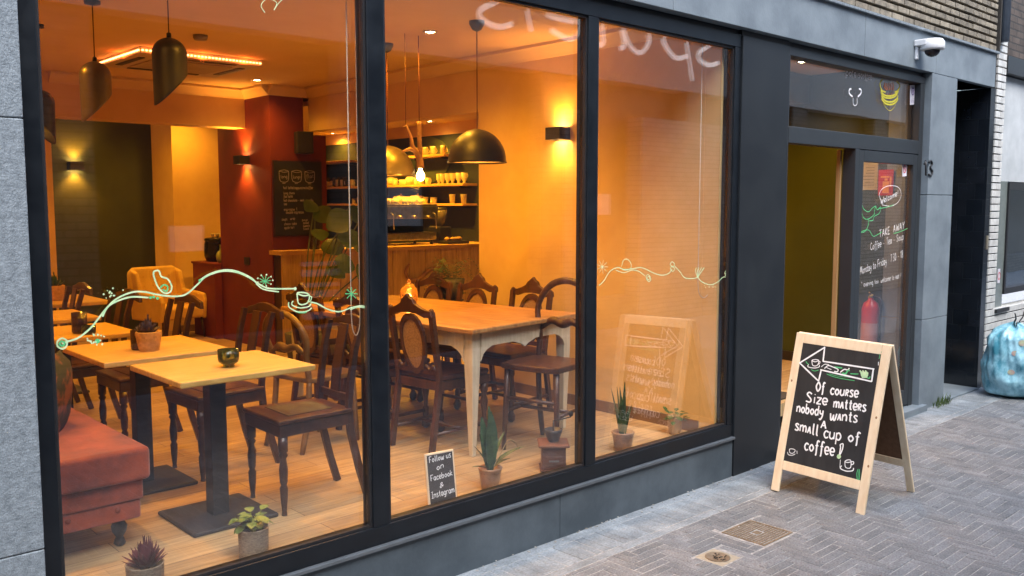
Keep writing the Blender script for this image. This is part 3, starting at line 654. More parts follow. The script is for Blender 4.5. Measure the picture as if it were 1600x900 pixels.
wall(M_olive, 7.75, 7.9, .102, 3.6, .0, CEIL); wall(M_olive, 4.972, 7.75, 3.5, 3.6, .0, CEIL) if False else None
wall(M_olive, 7.46, 7.75, 3.5, 3.6, .0, CEIL)
struct(B(7.62, 7.748, .16, .29, .05, CEIL).build('lining_and_glow_strip', mat('oak_and_glow_tone', (.4,.25,.11), (.32,.19,.08), scale=4, rough=.5, stretch=(4,4,.5))))
by_ = at(1350,134,z=CEIL-.001).y; bz_ = at(1310,168.6,y=by_).z
struct(B(4.975, 7.74, by_, by_+.2, bz_, CEIL-.001).build('hall_beam', mat('hall_beam_paint', (.12,.11,.08), rough=.8)))
struct(B(7.735, 7.7495, .3, 3.5, ZF, ZF+.09).build('skirting', M_blackm)); struct(B(6.42, 6.445, .11, .14, .06, 2.16).build('lining_and_glow_strip', mat('oak_and_glow_tone', (.55,.36,.18))))  # thin strip by the door is interior brightness put into oak colour
mt_ = thing('door_mat', 'dark ribbed door mat just inside the entrance', 'door mat', (0,0,0)); B(5.55, 6.35, .36, .9, ZF, ZF+.012).build('mat', mat('coir_mat', (.05,.04,.03), (.03,.025,.02), scale=90, rough=.95, bump=.6), mt_)
# cornice and skirting
def cornice(name, p, q, inward):
    p, q, inward = Vector(p), Vector(q), Vector(inward)
    poly = [(0,0),(0,-.10),(.012,-.10),(.02,-.085),(.05,-.05),(.07,-.03),(.085,-.022),(.085,0)]
    m_ = MB(); m_.prism(poly, p, inward, (0,0,1), q-p); return struct(m_.build(name, M_ceil))
cornice('cornice', (WALLX-.001,.11,CEIL-.001), (WALLX-.001,5.09,CEIL-.001), (-1,0,0))
cornice('cornice', (2.5,5.619,CEIL-.001), (4.37,5.619,CEIL-.001), (0,-1,0)); cornice('cornice', (4.379,5.61,CEIL-.001), (4.379,5.1,CEIL-.001), (-1,0,0)); cornice('cornice', (4.37,5.099,CEIL-.001), (4.80,5.099,CEIL-.001), (0,-1,0))
M_skirt = mat('skirting_wood', (.2,.12,.07), (.15,.09,.05), scale=5, rough=.5)
struct(B(WALLX-.012, WALLX-.0005, .21, 2.41, ZF, ZF+.08).build('skirting', M_skirt)); struct(B(4.21, 4.9, 7.085, 7.099, ZF, ZF+.08).build('skirting', M_skirt))
struct(B(2.0, 2.49, 5.605, 5.6195, ZF, ZF+.08).build('skirting', M_skirt))
# ------------------------------------------------------------------ lights inside
def downlight(x, y, z, e, label, cut=True):
    t = thing('downlight', label, 'downlight', (x, y, z), group='recessed ceiling spots')
    m_ = MB(); m_.lathe([(.036,-.001),(.05,-.001),(.05,-.006),(.036,-.008),(.036,-.001)], n=24, cap=False); m_.build('trim_ring', M_steel, t)
    m_ = MB(); m_.lathe([(.0,-.0035),(.034,-.0035)], n=20); m_.build('lens', M_dl, t)
    light('downlight_lamp', 'SPOT', (0,0,-.02), e, t, color=WARM, size=.035, spot=150, blend=.9)
    return t
p = at(390,127,z=CEIL); downlight(p.x, p.y-.15, CEIL, 55, 'round ceiling spot between the air unit and the red column')
p = at(672,49,z=CEIL); downlight(p.x, p.y, CEIL, 75, 'round ceiling spot beside the black dome pendant')
p = at(672,189,z=2.80); downlight(p.x, p.y, 2.80, 60, 'round spot above the right end of the bar shelves')
p = at(520,208,z=2.80); downlight(p.x, min(p.y,8.8), 2.80, 60, 'round spot above the left end of the bar shelves')
PX590 = at(590,60,z=CEIL)
for x, y, lb in ((1.15,.95,'above the velvet bench'),(2.3,.9,'above the slat back chair nearest the window'),(1.2,2.6,'above the third oak table'),(3.15,1.1,'above the near side of the long table'),(1.4,4.5,'above the furthest oak table'),(PX590.x,PX590.y,'above the far end of the long table')):  # extra spots added to light the room evenly
    downlight(x, y, CEIL, 85, 'added fill spot '+lb)
downlight(6.3, 1.3, CEIL, 130, 'added fill spot inside the entrance'); downlight(6.95, .75, CEIL, 90, 'added fill spot behind the glass door'); downlight(6.0, 1.9, CEIL, 150, 'added fill spot deeper in the entrance hall'); downlight(3.3,6.9,CEIL,60,'added fill spot over the armchair corner')  # added spots that brighten the hall, door side and armchair corner
downlight(6.2, 5.1, 2.80, 260, 'added fill spot above the bar counter'); downlight(6.5, 6.4, 2.80, 260, 'added fill spot in front of the bar shelves'); downlight(4.3,6.7,CEIL,60,'added fill spot beside the soup kettle')  # added spots that brighten the bar, its shelves and the kettle corner
def sconce(loc, face, label, e):
    """up and down wall light; face = direction it looks"""
    t = thing('wall_sconce', label, 'wall lamp', loc); f = Vector(face); s = Vector((-f.y, f.x, 0))
    m_ = MB(); c = f*.055
    for a, b in ((s*.075, f*.004),): m_.obox(c+f*.05, s*.075, f*.005, (0,0,.045)); m_.obox(c-f*.05, s*.075, f*.005, (0,0,.045))
    m_.obox(c+s*.07, s*.005, f*.045, (0,0,.045)); m_.obox(c-s*.07, s*.005, f*.045, (0,0,.045)); m_.build('lamp_body', M_bshade, t, bevel=.003)
    m_ = MB(); m_.obox(c, s*.055, f*.035, (0,0,.03)); m_.build('light_source', M_bulb, t)
    for sg_, rx in ((1, math.pi), (-1, 0)):
        light('sconce_lamp', 'SPOT', c+Vector((0,0,.05*sg_)), e, t, color=(1,.36,.03), size=.03, rot=(rx,0,0), spot=112, blend=.75)
    return t
sconce((WALLX, at(872,208,x=WALLX-.05).y, 2.27), (-1,0,0), 'black up and down wall lamp on the orange right wall', 13)
sconce((4.38, at(378,250,x=4.33).y, at(378,250,x=4.33).z), (-1,0,0), 'black up and down wall lamp on the red wall', 30)
p = at(118,259,y=7.65); sconce((p.x, 7.7, p.z), (0,-1,0), 'black up and down wall lamp on the dark green wall', 34)
def cord(m_, p, q, r=.003): m_.tube([p, q], r, 6)
M_cord = mat('dark_red_cord', (.07,.012,.008), rough=.6)
def slant_pendant(px, py_top, depth, label, m, rz):
    p = at(px, py_top, y=depth)
    t = thing('slant_pendant', label, 'pendant lamp', (p.x, p.y, p.z), rz, 'slanted metal pendant lamps over the small tables')
    r = .085; n = 32; vs = []; rows = [(.012,0),(.03,-.005)]+[(r*math.sin(a), -r*.95*(1-math.cos(a))) for a in [R(d) for d in (30,42,54,66,78,90)]]; m_ = MB()
    for a_, b_ in rows: vs += [(a_*math.cos(2*math.pi*k/n), a_*math.sin(2*math.pi*k/n), b_) for k in range(n)]
    for q_ in range(1, 13):
        for k in range(n):
            c_ = math.cos(2*math.pi*k/n); lim = -.262-.09*c_; z_ = -r*.95+(lim+r*.95)*q_/12; k2 = 1+.10*(z_+r)*1.6*(1 if c_ > 0 else .4)
            vs.append((r*c_*k2, r*math.sin(2*math.pi*k/n)*k2, z_))
    N_ = len(rows)+12; m_.add(vs, [(i*n+k, i*n+(k+1)%n, (i+1)*n+(k+1)%n, (i+1)*n+k) for i in range(N_-1) for k in range(n)]+[tuple(range(n))[::-1]], True)
    o = m_.build('lamp_shade', m, t); sm = o.modifiers.new('solid', 'SOLIDIFY'); sm.thickness = .003
    c = MB(); cord(c, (0,0,.02), (0,0,CEIL-p.z-.02)); c.build('cord', M_cord, t)
    c = MB(); c.lathe([(.012,0),(.012,.025),(.006,.03)]); c.build('cord_grip', M_bshade, t)
    c = MB(); c.lathe([(.045,CEIL-p.z-.001),(.045,CEIL-p.z-.02),(.0,CEIL-p.z-.03)]); c.build('ceiling_cap', M_bshade, t)
    c = MB(); c.lathe([(.0,-.17),(.02,-.155),(.024,-.14),(.018,-.12),(.012,-.1)], n=12); c.build('bulb', M_in, t)
    light('pendant_lamp', 'SPOT', (0,0,-.16), 10, t, size=.02, spot=110, blend=.5)
slant_pendant(148, 97, 2.42, 'brass slanted pendant lamp, middle of the three small ones', M_gold, R(182))
slant_pendant(264, 60, 1.55, 'black slanted pendant lamp in front of the ceiling air unit', M_bshade, R(178))
slant_pendant(62, 141, 3.4, 'dark slanted pendant lamp half hidden by the left window frame', M_bshade, R(10))
def dome_pendant(x, y, zt, r, label, m, e):
    t = thing('dome_pendant', label, 'pendant lamp', (x, y, zt), 0, 'large dome pendants over the long table')
    m_ = MB(); m_.lathe([(.02,0)]+[(r*math.sin(a), -r*1.12*(1-math.cos(a))) for a in [R(d) for d in range(8,91,8)]]+[(r+.004,-r*1.12-.004)], n=40)
    m_.f.pop(); m_.s.pop(); m_.f.pop(); m_.s.pop()
    o = m_.build('lamp_shade', m, t); sm = o.modifiers.new('solid', 'SOLIDIFY'); sm.thickness = .004
    m_ = MB(); m_.lathe([(.02,-.006)]+[((r-.007)*math.sin(a), -.006-(r*1.1)*(1-math.cos(a))) for a in [R(d) for d in range(8,91,8)]], n=40); m_.f.pop(); m_.s.pop(); m_.f.pop(); m_.s.pop()
    m_.build('shade_lining', M_in, t)
    c = MB(); cord(c, (0,0,0), (0,0,CEIL-zt-.03), .0035); c.build('cord', M_cord, t)
    c = MB(); c.lathe([(.05,CEIL-zt-.001),(.05,CEIL-zt-.02),(.03,CEIL-zt-.055),(.0,CEIL-zt-.07)]); c.build('ceiling_cap', mat('grey_cap', (.09,.1,.12), rough=.4), t)
    c = MB(); c.lathe([(.0,-.19),(.03,-.17),(.034,-.14),(.02,-.1)], n=14); c.build('bulb', M_bulb, t)
    light('pendant_lamp', 'SPOT', (0,0,-.12), e*.6, t, size=.04, spot=150, blend=.4)
p = at(745,33,z=CEIL); q = at(748,203,y=p.y); dome_pendant(p.x, p.y, q.z, .19, 'large black dome pendant hanging over the right end of the long table', M_bshade, 22)
p = at(604,68,z=CEIL); q = at(597,228,y=p.y); dome_pendant(p.x, p.y, q.z, .195, 'brass coloured dome pendant half hidden by the window mullion', M_gold, 16)
# ceiling unit, detector
ac = thing('ceiling_air_unit', 'square ceiling air unit ringed by an orange light strip', 'air conditioner')
a0, a1, a2 = at(217,70,z=CEIL), at(166,97,z=CEIL), at(425,99,z=CEIL)
x0, x1, y0, y1 = 2.62, 3.62, 3.75, 4.65
m_ = MB(); m_.box(x0, x1, y0, y1, CEIL-.05, CEIL-.0008); m_.build('housing', mat('warm_white_panel', (.5,.42,.32), rough=.5), ac, bevel=.004)
m_ = MB(); m_.box(x0+.18, x1-.18, y0+.18, y1-.18, CEIL-.06, CEIL-.0505); m_.build('grille', mat('grille_beige', (.4,.34,.26), rough=.6), ac, bevel=.003)
m_ = MB()
for a in ((x0+.06,x0+.11,y0+.2,y1-.2),(x1-.11,x1-.06,y0+.2,y1-.2),(x0+.2,x1-.2,y0+.06,y0+.11),(x0+.2,x1-.2,y1-.11,y1-.06)): m_.box(*a, CEIL-.056, CEIL-.0505)
m_.build('air_slot', M_bshade, ac)
m_ = MB(); k = 0
M_led = emit('orange_led', (1.0,.3,.08), 4); M_led2 = M_led
for i in range(34): m_.box(x0+.01+i*.029, x0+.022+i*.029, y0-.014, y0-.004, CEIL-.034, CEIL-.024)
for i in range(30): m_.box(x0-.012, x0-.004, y0+.01+i*.029, y0+.022+i*.029, CEIL-.034, CEIL-.024)
m_.build('led_strip', M_led, ac)
for q_ in ((3.1,y0-.03),(2.75,y0-.03),(3.45,y0-.03),(x0-.03,4.1)): light('strip_lamp', 'POINT', (q_[0],q_[1],CEIL-.05), .5, ac, color=(1,.13,.015), size=.02)
p = at(313,55,z=CEIL); sd_ = thing('smoke_detector', 'small round smoke detector on the ceiling near the air unit', 'smoke detector', (p.x,p.y,CEIL))
m_ = MB(); m_.lathe([(.05,-.001),(.05,-.02),(.042,-.035),(.0,-.04)]); m_.build('cover', mat('detector_grey', (.25,.22,.2), rough=.5), sd_)
# ------------------------------------------------------------------ tables
def side_table(x, y, label, sx=.64, sy=.58, base=.42, bo=(0,.1), rz=0):
    t = thing('square_table', label, 'table', (x, y, ZF), rz, 'small square oak tables')
    m_ = MB(); m_.box(-sx/2, sx/2, -sy/2, sy/2, .722, .75); m_.build('tabletop', M_oak, t, bevel=.006)
    m_ = MB(); m_.box(bo[0]-.04, bo[0]+.04, bo[1]-.04, bo[1]+.04, .02, .7215); m_.build('column', M_blackm, t, bevel=.003)
    m_ = MB(); m_.box(bo[0]-base/2, bo[0]+base/2, bo[1]-base/2, bo[1]+base/2, .0, .021); m_.build('base_plate', M_base, t, bevel=.009, seg=3)
    return t
side_table(1.81, .74, 'oak table nearest the window holding a green glass candle holder')
side_table(1.74, 1.49, 'oak table holding a wicker basket plant', sy=.66)
side_table(1.62, 2.40, 'oak table behind the basket plant with a brown glass jar')
side_table(1.70, 3.30, 'oak table fourth from the window half hidden at left edge')
side_table(2.1, 4.35, 'oak table at the back holding the furthest basket', sy=.7)
# long table
bt = thing('long_table', 'long dining table with worn orange wood top and cream legs', 'table', (3.3, .70, ZF), R(7))
LW, LL = 1.06, 1.85
m_ = MB(); m_.box(-.0, LW, 0, LL, .745, .775); m_.build('tabletop', M_oldoak, bt, bevel=.007)
m_ = MB()
for (xa, xb, ya, yb) in ((.05,LW-.05,.045,.07),(.05,LW-.05,LL-.07,LL-.045)): m_.box(xa+.075, xb-.075, ya, yb, .655, .7445)
for (xa, xb) in ((.045,.07),(LW-.07,LW-.045)): m_.box(xa, xb, .115, LL-.115, .655, .7445)
m_.prism([(.12,.655),(.22,.655),(.17,.635),(.14,.61),(.12,.57)], (0,.046,0), (1,0,0), (0,0,1), (0,.02,0)); m_.prism([(LW-.12,.655),(LW-.12,.57),(LW-.14,.61),(LW-.17,.635),(LW-.22,.655)], (0,.046,0), (1,0,0), (0,0,1), (0,.02,0))
m_.prism([(.42,.655),(.64,.655),(.56,.63),(.53,.61),(.50,.63)], (0,.046,0), (1,0,0), (0,0,1), (0,.02,0))
m_.prism([(.12,.655),(.22,.655),(.17,.635),(.14,.61),(.12,.57)], (.046,0,0), (0,1,0), (0,0,1), (.02,0,0))
m_.build('apron', M_cream, bt)
for lx, ly in ((.085,.085),(LW-.085,.085),(.085,LL-.085),(LW-.085,LL-.085)):
    m_ = MB(); a, b = .034, .016
    vs = [(lx+i*a, ly+j*a, .744) for i, j in ((-1,-1),(1,-1),(1,1),(-1,1))]+[(lx+i*a, ly+j*a, .55) for i, j in ((-1,-1),(1,-1),(1,1),(-1,1))]+[(lx+i*b, ly+j*b, 0.0) for i, j in ((-1,-1),(1,-1),(1,1),(-1,1))]
    m_.add(vs, [(0,1,2,3),(11,10,9,8)]+[(k+4, k+4+(1 if i < 3 else -3), k+(1 if i < 3 else -3), k) for k in (0,4) for i, k in [(i, k+i) for i in range(4)]]); m_.build('leg', M_cream, bt, bevel=.004)
# ------------------------------------------------------------------ chairs  (origin on the floor, facing +y)
def turned(x, y, top, r=.019):
    return [(r*1.25,top),(r*1.25,top-.07),(r*.8,top-.075),(r*1.2,top-.09),(r*.75,top-.105),(r*1.15,top-.16),(r*1.0,top-.22),(r*.7,top-.235),(r*1.05,top-.25),(r*.95,top-.3),(r*.6,.02),(r*.75,.0)]
def slat_chair(seatm=None):
    t = thing('slat_back_chair', 'x', 'chair', group='dark wooden chairs with slatted backs')
    w2, d2, sh = .185, .2, .46
    m_ = MB(); m_.prism([(-w2-.01,d2+.01),(-w2+.02,-d2),(w2-.02,-d2),(w2+.01,d2+.01)], (0,0,sh-.075), (1,0,0), (0,1,0), (0,0,.06)); m_.build('seat_frame', M_dark, t, bevel=.006)
    m_ = MB(); m_.prism([(-w2-.018,d2+.018),(-w2+.012,-d2+.0),(w2-.012,-d2+.0),(w2+.018,d2+.018)], (0,0,sh-.0145), (1,0,0), (0,1,0), (0,0,.022)); s0 = m_.build('seat', M_leather, t, bevel=.009, seg=3)
    m_ = MB(); m_.prism([(-.13,.13),(-.11,-.12),(.11,-.12),(.13,.13)], (0,0,sh+.008), (1,0,0), (0,1,0), (0,0,.003)); m_.build('seat_patch', seatm or M_leather, s0)
    for sx in (-1, 1):
        m_ = MB(); m_.lathe(turned(0,0,sh-.075)[::-1], (sx*(w2-.01), d2-.015, 0), 14); m_.build('leg', M_dark, t)
        m_ = MB(); P = [Vector((sx*(w2-.035), y, z)) for y, z in ((-d2-.09,0),(-d2-.045,.15),(-d2-.0,.34),(-d2+.01,.46))]
        for a, b in zip(P, P[1:]): m_.bar(a, b+(b-a)*.02, .03, .034, up=(0,1,0))
        m_.build('leg', M_dark, t, bevel=.003)
    m_ = MB()
    for sx in (-1, 1):
        P = [Vector((sx*(w2-.035+f), y, z)) for f, y, z in ((0,-d2+.01,.455),(0,-d2-.005,.6),(.003,-d2-.03,.76),(.008,-d2-.065,.88))]
        for a, b in zip(P, P[1:]): m_.bar(a, b+(b-a)*.02, .03, .03, up=(0,1,0))
    for x in (0,):
        P = [Vector((x*k, y, z)) for k, y, z in ((.9,-d2+.002,.50),(.95,-d2-.012,.64),(1,-d2-.035,.76),(1.05,-d2-.06,.875))]
        for a, b in zip(P, P[1:]): m_.bar(a, b+(b-a)*.02, .085, .012, up=(0,1,0))
    m_.bar((-w2+.03,-d2-.0,.515), (w2-.03,-d2-.0,.515), .02, .035)
    m_.build('backrest', M_dark, t, bevel=.003)
    m_ = MB(); m_.prism([(-w2-.012,.84),(-w2+.0,.885),(-.12,.898),(-.06,.916),(0,.922),(.06,.916),(.12,.898),(w2,.885),(w2+.012,.84),(w2-.03,.845),(.1,.855),(.0,.87),(-.1,.855),(-w2+.03,.845)], (0,-d2-.045,0), (1,0,0), (0,-.06,1), (0,-.026,0)); m_.build('top_rail', M_dark, t, bevel=.004)
    m_ = MB()
    for sx in (-1,1): m_.bar((sx*(w2-.018), d2-.02, .17), (sx*(w2-.035), -d2-.03, .19), .016, .022)
    m_.build('stretcher', M_dark, t) if False else None
    return t
def cane_chair(m=M_dark2, light_cane=M_cane):
    t = thing('cane_back_chair', 'x', 'chair', group='carved cane back dining chairs')
    w2, d2, sh = .2, .2, .45
    m_ = MB(); m_.prism([(-w2-.02,d2+.01),(-w2+.01,-d2),(w2-.01,-d2),(w2+.02,d2+.01)], (0,0,sh-.07), (1,0,0), (0,1,0), (0,0,.055)); m_.build('seat_frame', m, t, bevel=.005)
    m_ = MB(); m_.prism([(-w2-.015,d2+.012),(-w2+.012,-d2+.01),(w2-.012,-d2+.01),(w2+.015,d2+.012)], (0,0,sh-.0145), (1,0,0), (0,1,0), (0,0,.035)); m_.build('seat', M_leather, t, bevel=.014, seg=3)
    for sx in (-1,1):
        m_ = MB(); m_.lathe([(.012,0),(.026,.015),(.03,.045),(.014,.075),(.02,.085),(.02,.14),(.012,.15),(.016,.2),(.026,.26),(.014,.31),(.024,.33),(.024,.38)], (sx*(w2-.005), d2-.02, 0), 14); m_.build('leg', m, t)
        m_ = MB(); m_.bar((sx*(w2-.022),-d2-.06,0), (sx*(w2-.022),-d2+.01,.44), .03, .034, up=(0,1,0)); m_.build('leg', m, t, bevel=.003)
    m_ = MB()
    for sx in (-1,1):
        m_.bar((sx*(w2-.022),-d2+.01,.44), (sx*(w2-.02),-d2-.055,.86), .032, .03, up=(0,1,0)); m_.lathe([(.0,.0),(.015,-.01),(.018,-.03),(.016,-.05)][::-1], (sx*(w2-.02),-d2-.056,.885), 10)
    n = 28; ou, inn = [], []
    m_2 = m_
    def oval(k, z0=.655): return [(k*.088*math.cos(a)*(1+.12*math.sin(a)), z0+k*.155*math.sin(a)) for a in [2*math.pi*i/n for i in range(n)]]
    A, I = oval(1.22), oval(.98); yb = lambda z: -d2+.012-(z-.44)*.155
    v = [(x, yb(z)+s, z) for s in (.0,-.022) for P in (A, I) for x, z in P]
    fs = []
    for i in range(n):
        j = (i+1) % n; fs += [(i, j, n+j, n+i), (2*n+i, 3*n+i, 3*n+j, 2*n+j), (i, 2*n+i, 2*n+j, j), (n+i, n+j, 3*n+j, 3*n+i)]
    m_.add(v, fs)
    m_.prism([(-w2+.02,.47),(-w2+.02,.50),(-.12,.505),(-.1,.53),(-.06,.5),(0,.49),(.06,.5),(.1,.53),(.12,.505),(w2-.02,.50),(w2-.02,.47),(.05,.462),(-.05,.462)], (0,-d2+.008,0), (1,0,0), (0,-.155,1), (0,-.02,0)) if False else m_.bar((-w2+.03,-d2-.0,.49), (w2-.03,-d2-.0,.49), .018, .03)
    for sx in (-1,1):                                        # scrolls that tie the oval to the posts
        m_.tube(cr([(sx*.085,yb(.53)-.011,.53),(sx*.12,yb(.50)-.011,.505),(sx*.15,yb(.53)-.011,.53),(sx*.17,yb(.52)-.011,.50)], 4), [.011]*13, 6); m_.tube([(sx*.05,yb(.5)-.011,.5),(sx*.07,yb(.53)-.011,.535)], .012, 6)
    m_.build('back_frame', m, t, bevel=.002)
    m_ = MB(); I = oval(1.0); m_.add([(x, yb(z)-.009, z) for x, z in I]+[(x, yb(z)-.013, z) for x, z in I], [tuple(range(n)), tuple(range(2*n-1, n-1, -1))]+[(i,(i+1)%n,n+(i+1)%n,n+i) for i in range(n)]); m_.build('cane_panel', light_cane, t)
    m_ = MB(); cp = [(-w2+.0,.83),(-w2+.01,.868),(-.14,.872),(-.1,.885),(-.06,.905),(-.045,.93),(-.02,.942),(0,.965),(.02,.942),(.045,.93),(.06,.905),(.1,.885),(.14,.872),(w2-.01,.868),(w2,.83),(.13,.825),(.07,.845),(0,.85),(-.07,.845),(-.13,.825)]
    m_.prism([(x, z-.44) for x, z in cp], (0,-d2+.014,.44), (1,0,0), (0,-.155,1), (0,-.028,0))
    for i in range(9): a = i/8*math.pi; m_.lathe([(0,-.012),(.013,0),(0,.012)], (.042*math.cos(a), yb(.92)-.012, .905+.04*math.sin(a)), 7)
    m_.build('carved_crest', m, t, bevel=.003)
    m_ = MB()
    for sx in (-1,1): m_.tube([(sx*(w2-.005),d2-.02,.12),(sx*(w2-.022),-d2-.04,.12)], .012, 8)
    m_.tube([(-w2+.02,-.01,.12),(-.05,-.01,.12),(0,-.01,.12),(.05,-.01,.12),(w2-.02,-.01,.12)], [.01,.012,.022,.012,.01], 8); m_.tube([(-w2,d2-.02,.25),(w2,d2-.02,.25)], .011, 8)
    m_.build('stretcher', m, t)
    return t
def balloon_chair(m):
    t = thing('balloon_back_chair', 'x', 'chair')
    w2, d2, sh = .2, .19, .45
    m_ = MB(); out = [(-w2,d2),(-w2-.01,.0),(-w2+.03,-d2),(w2-.03,-d2),(w2+.01,0),(w2,d2),(.1,d2+.02),(-.1,d2+.02)]
    m_.prism(out[::-1], (0,0,sh-.03), (1,0,0), (0,1,0), (0,0,.03)); m_.build('seat', m, t, bevel=.008)
    for sx in (-1,1):
        m_ = MB(); m_.tube([(sx*(w2-.03),d2-.03,.43),(sx*(w2-.02),d2-.02,.2),(sx*(w2-.015),d2-.005,0)], [.02,.017,.013], 10); m_.build('leg', m, t)
        m_ = MB(); m_.tube(cr([(sx*(w2-.045),-d2+.02,.44),(sx*(w2-.04),-d2-.0,.22),(sx*(w2-.03),-d2-.06,0)], 3), [.018]*6+[.014], 10); m_.build('leg', m, t)
    m_ = MB(); P = cr([(-(w2-.045),-d2+.02,.44),(-(w2-.045),-d2+.0,.56),(-w2+.01,-d2-.03,.70),(-.12,-d2-.055,.81),(0,-d2-.065,.845),(.12,-d2-.055,.81),(w2-.01,-d2-.03,.70),(w2-.045,-d2+.0,.56),(w2-.045,-d2+.02,.44)], 5)
    m_.tube(P, [.019]*len(P), 10, flat=1.0); m_.build('back_hoop', m, t)
    m_ = MB(); P = cr([(-(w2-.035),-d2-.0,.58),(-.08,-d2-.012,.635),(0,-d2-.02,.62),(.08,-d2-.012,.635),(w2-.035,-d2-.0,.58)], 5); m_.tube(P, [.010+.014*math.sin(math.pi*i/(len(P)-1)) for i in range(len(P))], 8); m_.build('back_rail', m, t)
    m_ = MB()
    for sx in (-1,1): m_.tube([(sx*(w2-.018),d2-.015,.2),(sx*(w2-.035),-d2-.01,.2)], .01, 8)
    m_.tube([(-w2+.02,d2-.017,.27),(w2-.02,d2-.017,.27)], .01, 8); m_.tube([(-w2+.03,0,.2),(w2-.03,0,.2)], .01, 8); m_.build('stretcher', m, t)
    return t
G1 = 'dark wooden chairs with slatted backs'
c = slat_chair(M_greenpatch); c.location = (2.24,.80,ZF); c.rotation_euler = (0,0,R(88)); c['label'] = 'dark slat back chair with faded green seat patch, nearest the window'
c2 = slat_chair(); c2.location = (2.17,1.60,ZF); c2.rotation_euler = (0,0,R(92)); c2['label'] = 'dark slat back chair tucked beside the basket plant table'
dup(c2, (2.05,2.40,ZF), R(91), 'dark slat back chair in front of the red cabinet', G1)
dup(c2, (1.90,3.02,ZF), R(93), 'dark slat back chair in front of the yellow armchair', G1)
dup(c2, (1.84,3.80,ZF), R(90), 'dark slat back chair beside the furthest basket', G1)
dup(c2, (1.30,2.5,ZF), R(-85), 'dark slat back chair at the left window edge', G1)
G2 = 'carved cane back dining chairs'
k = cane_chair(); k.location = (3.44,1.17,ZF); k.rotation_euler = (0,0,R(-84)); k['label'] = 'carved cane back chair seen from behind at the near side of the long table'
dup(k, (4.28,1.47,ZF), R(95), 'carved cane back chair across the table, nearest the right wall', G2)
dup(k, (4.24,2.02,ZF), R(97), 'carved cane back chair across the table, beside the fern', G2)
dup(k, (4.19,2.50,ZF), R(98), 'carved cane back chair across the table behind the glass jar lamp', G2)
dup(k, (3.40,1.72,ZF), R(-86), 'dark carved chair behind the window mullion', G2)
dup(k, (3.36,2.27,ZF), R(-86), 'dark carved chair furthest left at the long table', G2)
bc = balloon_chair(M_dark2); bc.location = (3.83,.64,ZF); bc.rotation_euler = (0,0,R(104)); bc.scale = (1,1,1.2); bc['label'] = 'walnut balloon back chair at the window end of the long table'
b2 = balloon_chair(mat('honey_wood', (.2,.12,.04), (.12,.07,.025), scale=8, rough=.4)); b2.location = (2.86,1.72,ZF); b2.rotation_euler = (0,0,R(-80)); b2['label'] = 'honey wood balloon back chair behind the dark chairs'
# velvet bench
bn = thing('velvet_bench', 'rust orange velvet bench with turned black leg at left window edge', 'bench', (0,0,ZF))
m_ = MB(); m_.box(.55,1.435,.66,2.6,.305,.45); m_.build('seat_cushion', M_velvet, bn, bevel=.022, seg=4)
m_ = MB(); m_.box(.57,1.41,.69,2.58,.215,.304); m_.build('seat_rail', M_velvet, bn, bevel=.012, seg=3)
m_ = MB(); m_.box(.56,1.40,.70,2.57,.13,.216); m_.build('skirt_panel', M_velvet, bn, bevel=.012, seg=3)
m_ = MB(); 
for x in (1.12,1.3): m_.lathe([(0,-.002),(.012,.0),(0,.004)], (0,0,0), 10); 
bt_ = MB()
for x in (.86,1.1,1.3):
    n=10; vs=[(x+.012*math.cos(2*math.pi*i/n), .697, .185+.012*math.sin(2*math.pi*i/n)) for i in range(n)]+[(x,.686,.185)]; bt_.add(vs,[(i,(i+1)%n,n) for i in range(n)],True)
bt_.build('tufting_button', mat('dark_velvet', (.2,.04,.016), rough=.8), bn)
for x, y in ((1.33,.78),(.65,.78),(1.33,2.5),(.65,2.5)):
    m_ = MB(); m_.lathe([(.015,0),(.026,.012),(.02,.03),(.015,.04),(.03,.065),(.034,.09),(.026,.105),(.018,.115),(.03,.13)], (x,y,0), 18); m_.build('leg', M_blackm, bn)
cu = MB(); n = 9
def cush(i, j): 
    a, b = i/(n-1)*2-1, j/(n-1)*2-1; return a*(1-.07*b*b), b*(1-.07*a*a), (1-a**4)*(1-b**4)
for s in (1,-1):
    vs = []; 
    for j in range(n):
        for i in range(n):
            a, b, t_ = cush(i, j); vs.append((a*.2, s*.075*t_**.6, b*.2))
    cu.add(vs, [((j*n+i), (j*n+i+1), ((j+1)*n+i+1), ((j+1)*n+i))[::s] for j in range(n-1) for i in range(n-1)], True)
pc = cu.build('cushion', mat('leaf_print_fabric', (.2,.07,.03), (.03,.035,.02), scale=9, rough=.8, lo=.45, hi=.55), loc=(1.18,1.2,ZF+.60)); pc.rotation_euler = (R(8), R(-12), R(55)); tag(pc, 'leaf patterned cushion standing on the rust velvet bench', 'cushion')
# yellow wing armchair
ar = thing('wing_armchair', 'mustard yellow tufted wing armchair against the dark green wall', 'armchair', (3.98,6.68,ZF), R(192)); ar.scale = (.8,.8,.86); M_must = mat('mustard_fabric', (.72,.5,.14), (.6,.4,.1), scale=6, rough=.8, sheen=.3)
m_ = MB(); m_.prism([(-.36,.38),(-.40,.62),(-.38,.86),(-.30,.92),(.30,.92),(.38,.86),(.40,.62),(.36,.38)][::-1], (0,-.36,0), (1,0,0), (0,-.16,1), (0,.12,0)); bk_ = m_.build('backrest', M_must, ar, bevel=.03, seg=3)
tb = MB()
for z in (.55,.68,.8):
    for x in (-.2,-.07,.07,.2): tb.lathe([(0,-.006),(.014,0),(0,.006)], (x, -.24-(z)*.16, z), 8)
tb.build('tufting_button', M_wicker, bk_)
m_ = MB(); m_.box(-.3,.3,-.3,.3,.27,.43); m_.build('seat', M_must, ar, bevel=.04, seg=4)
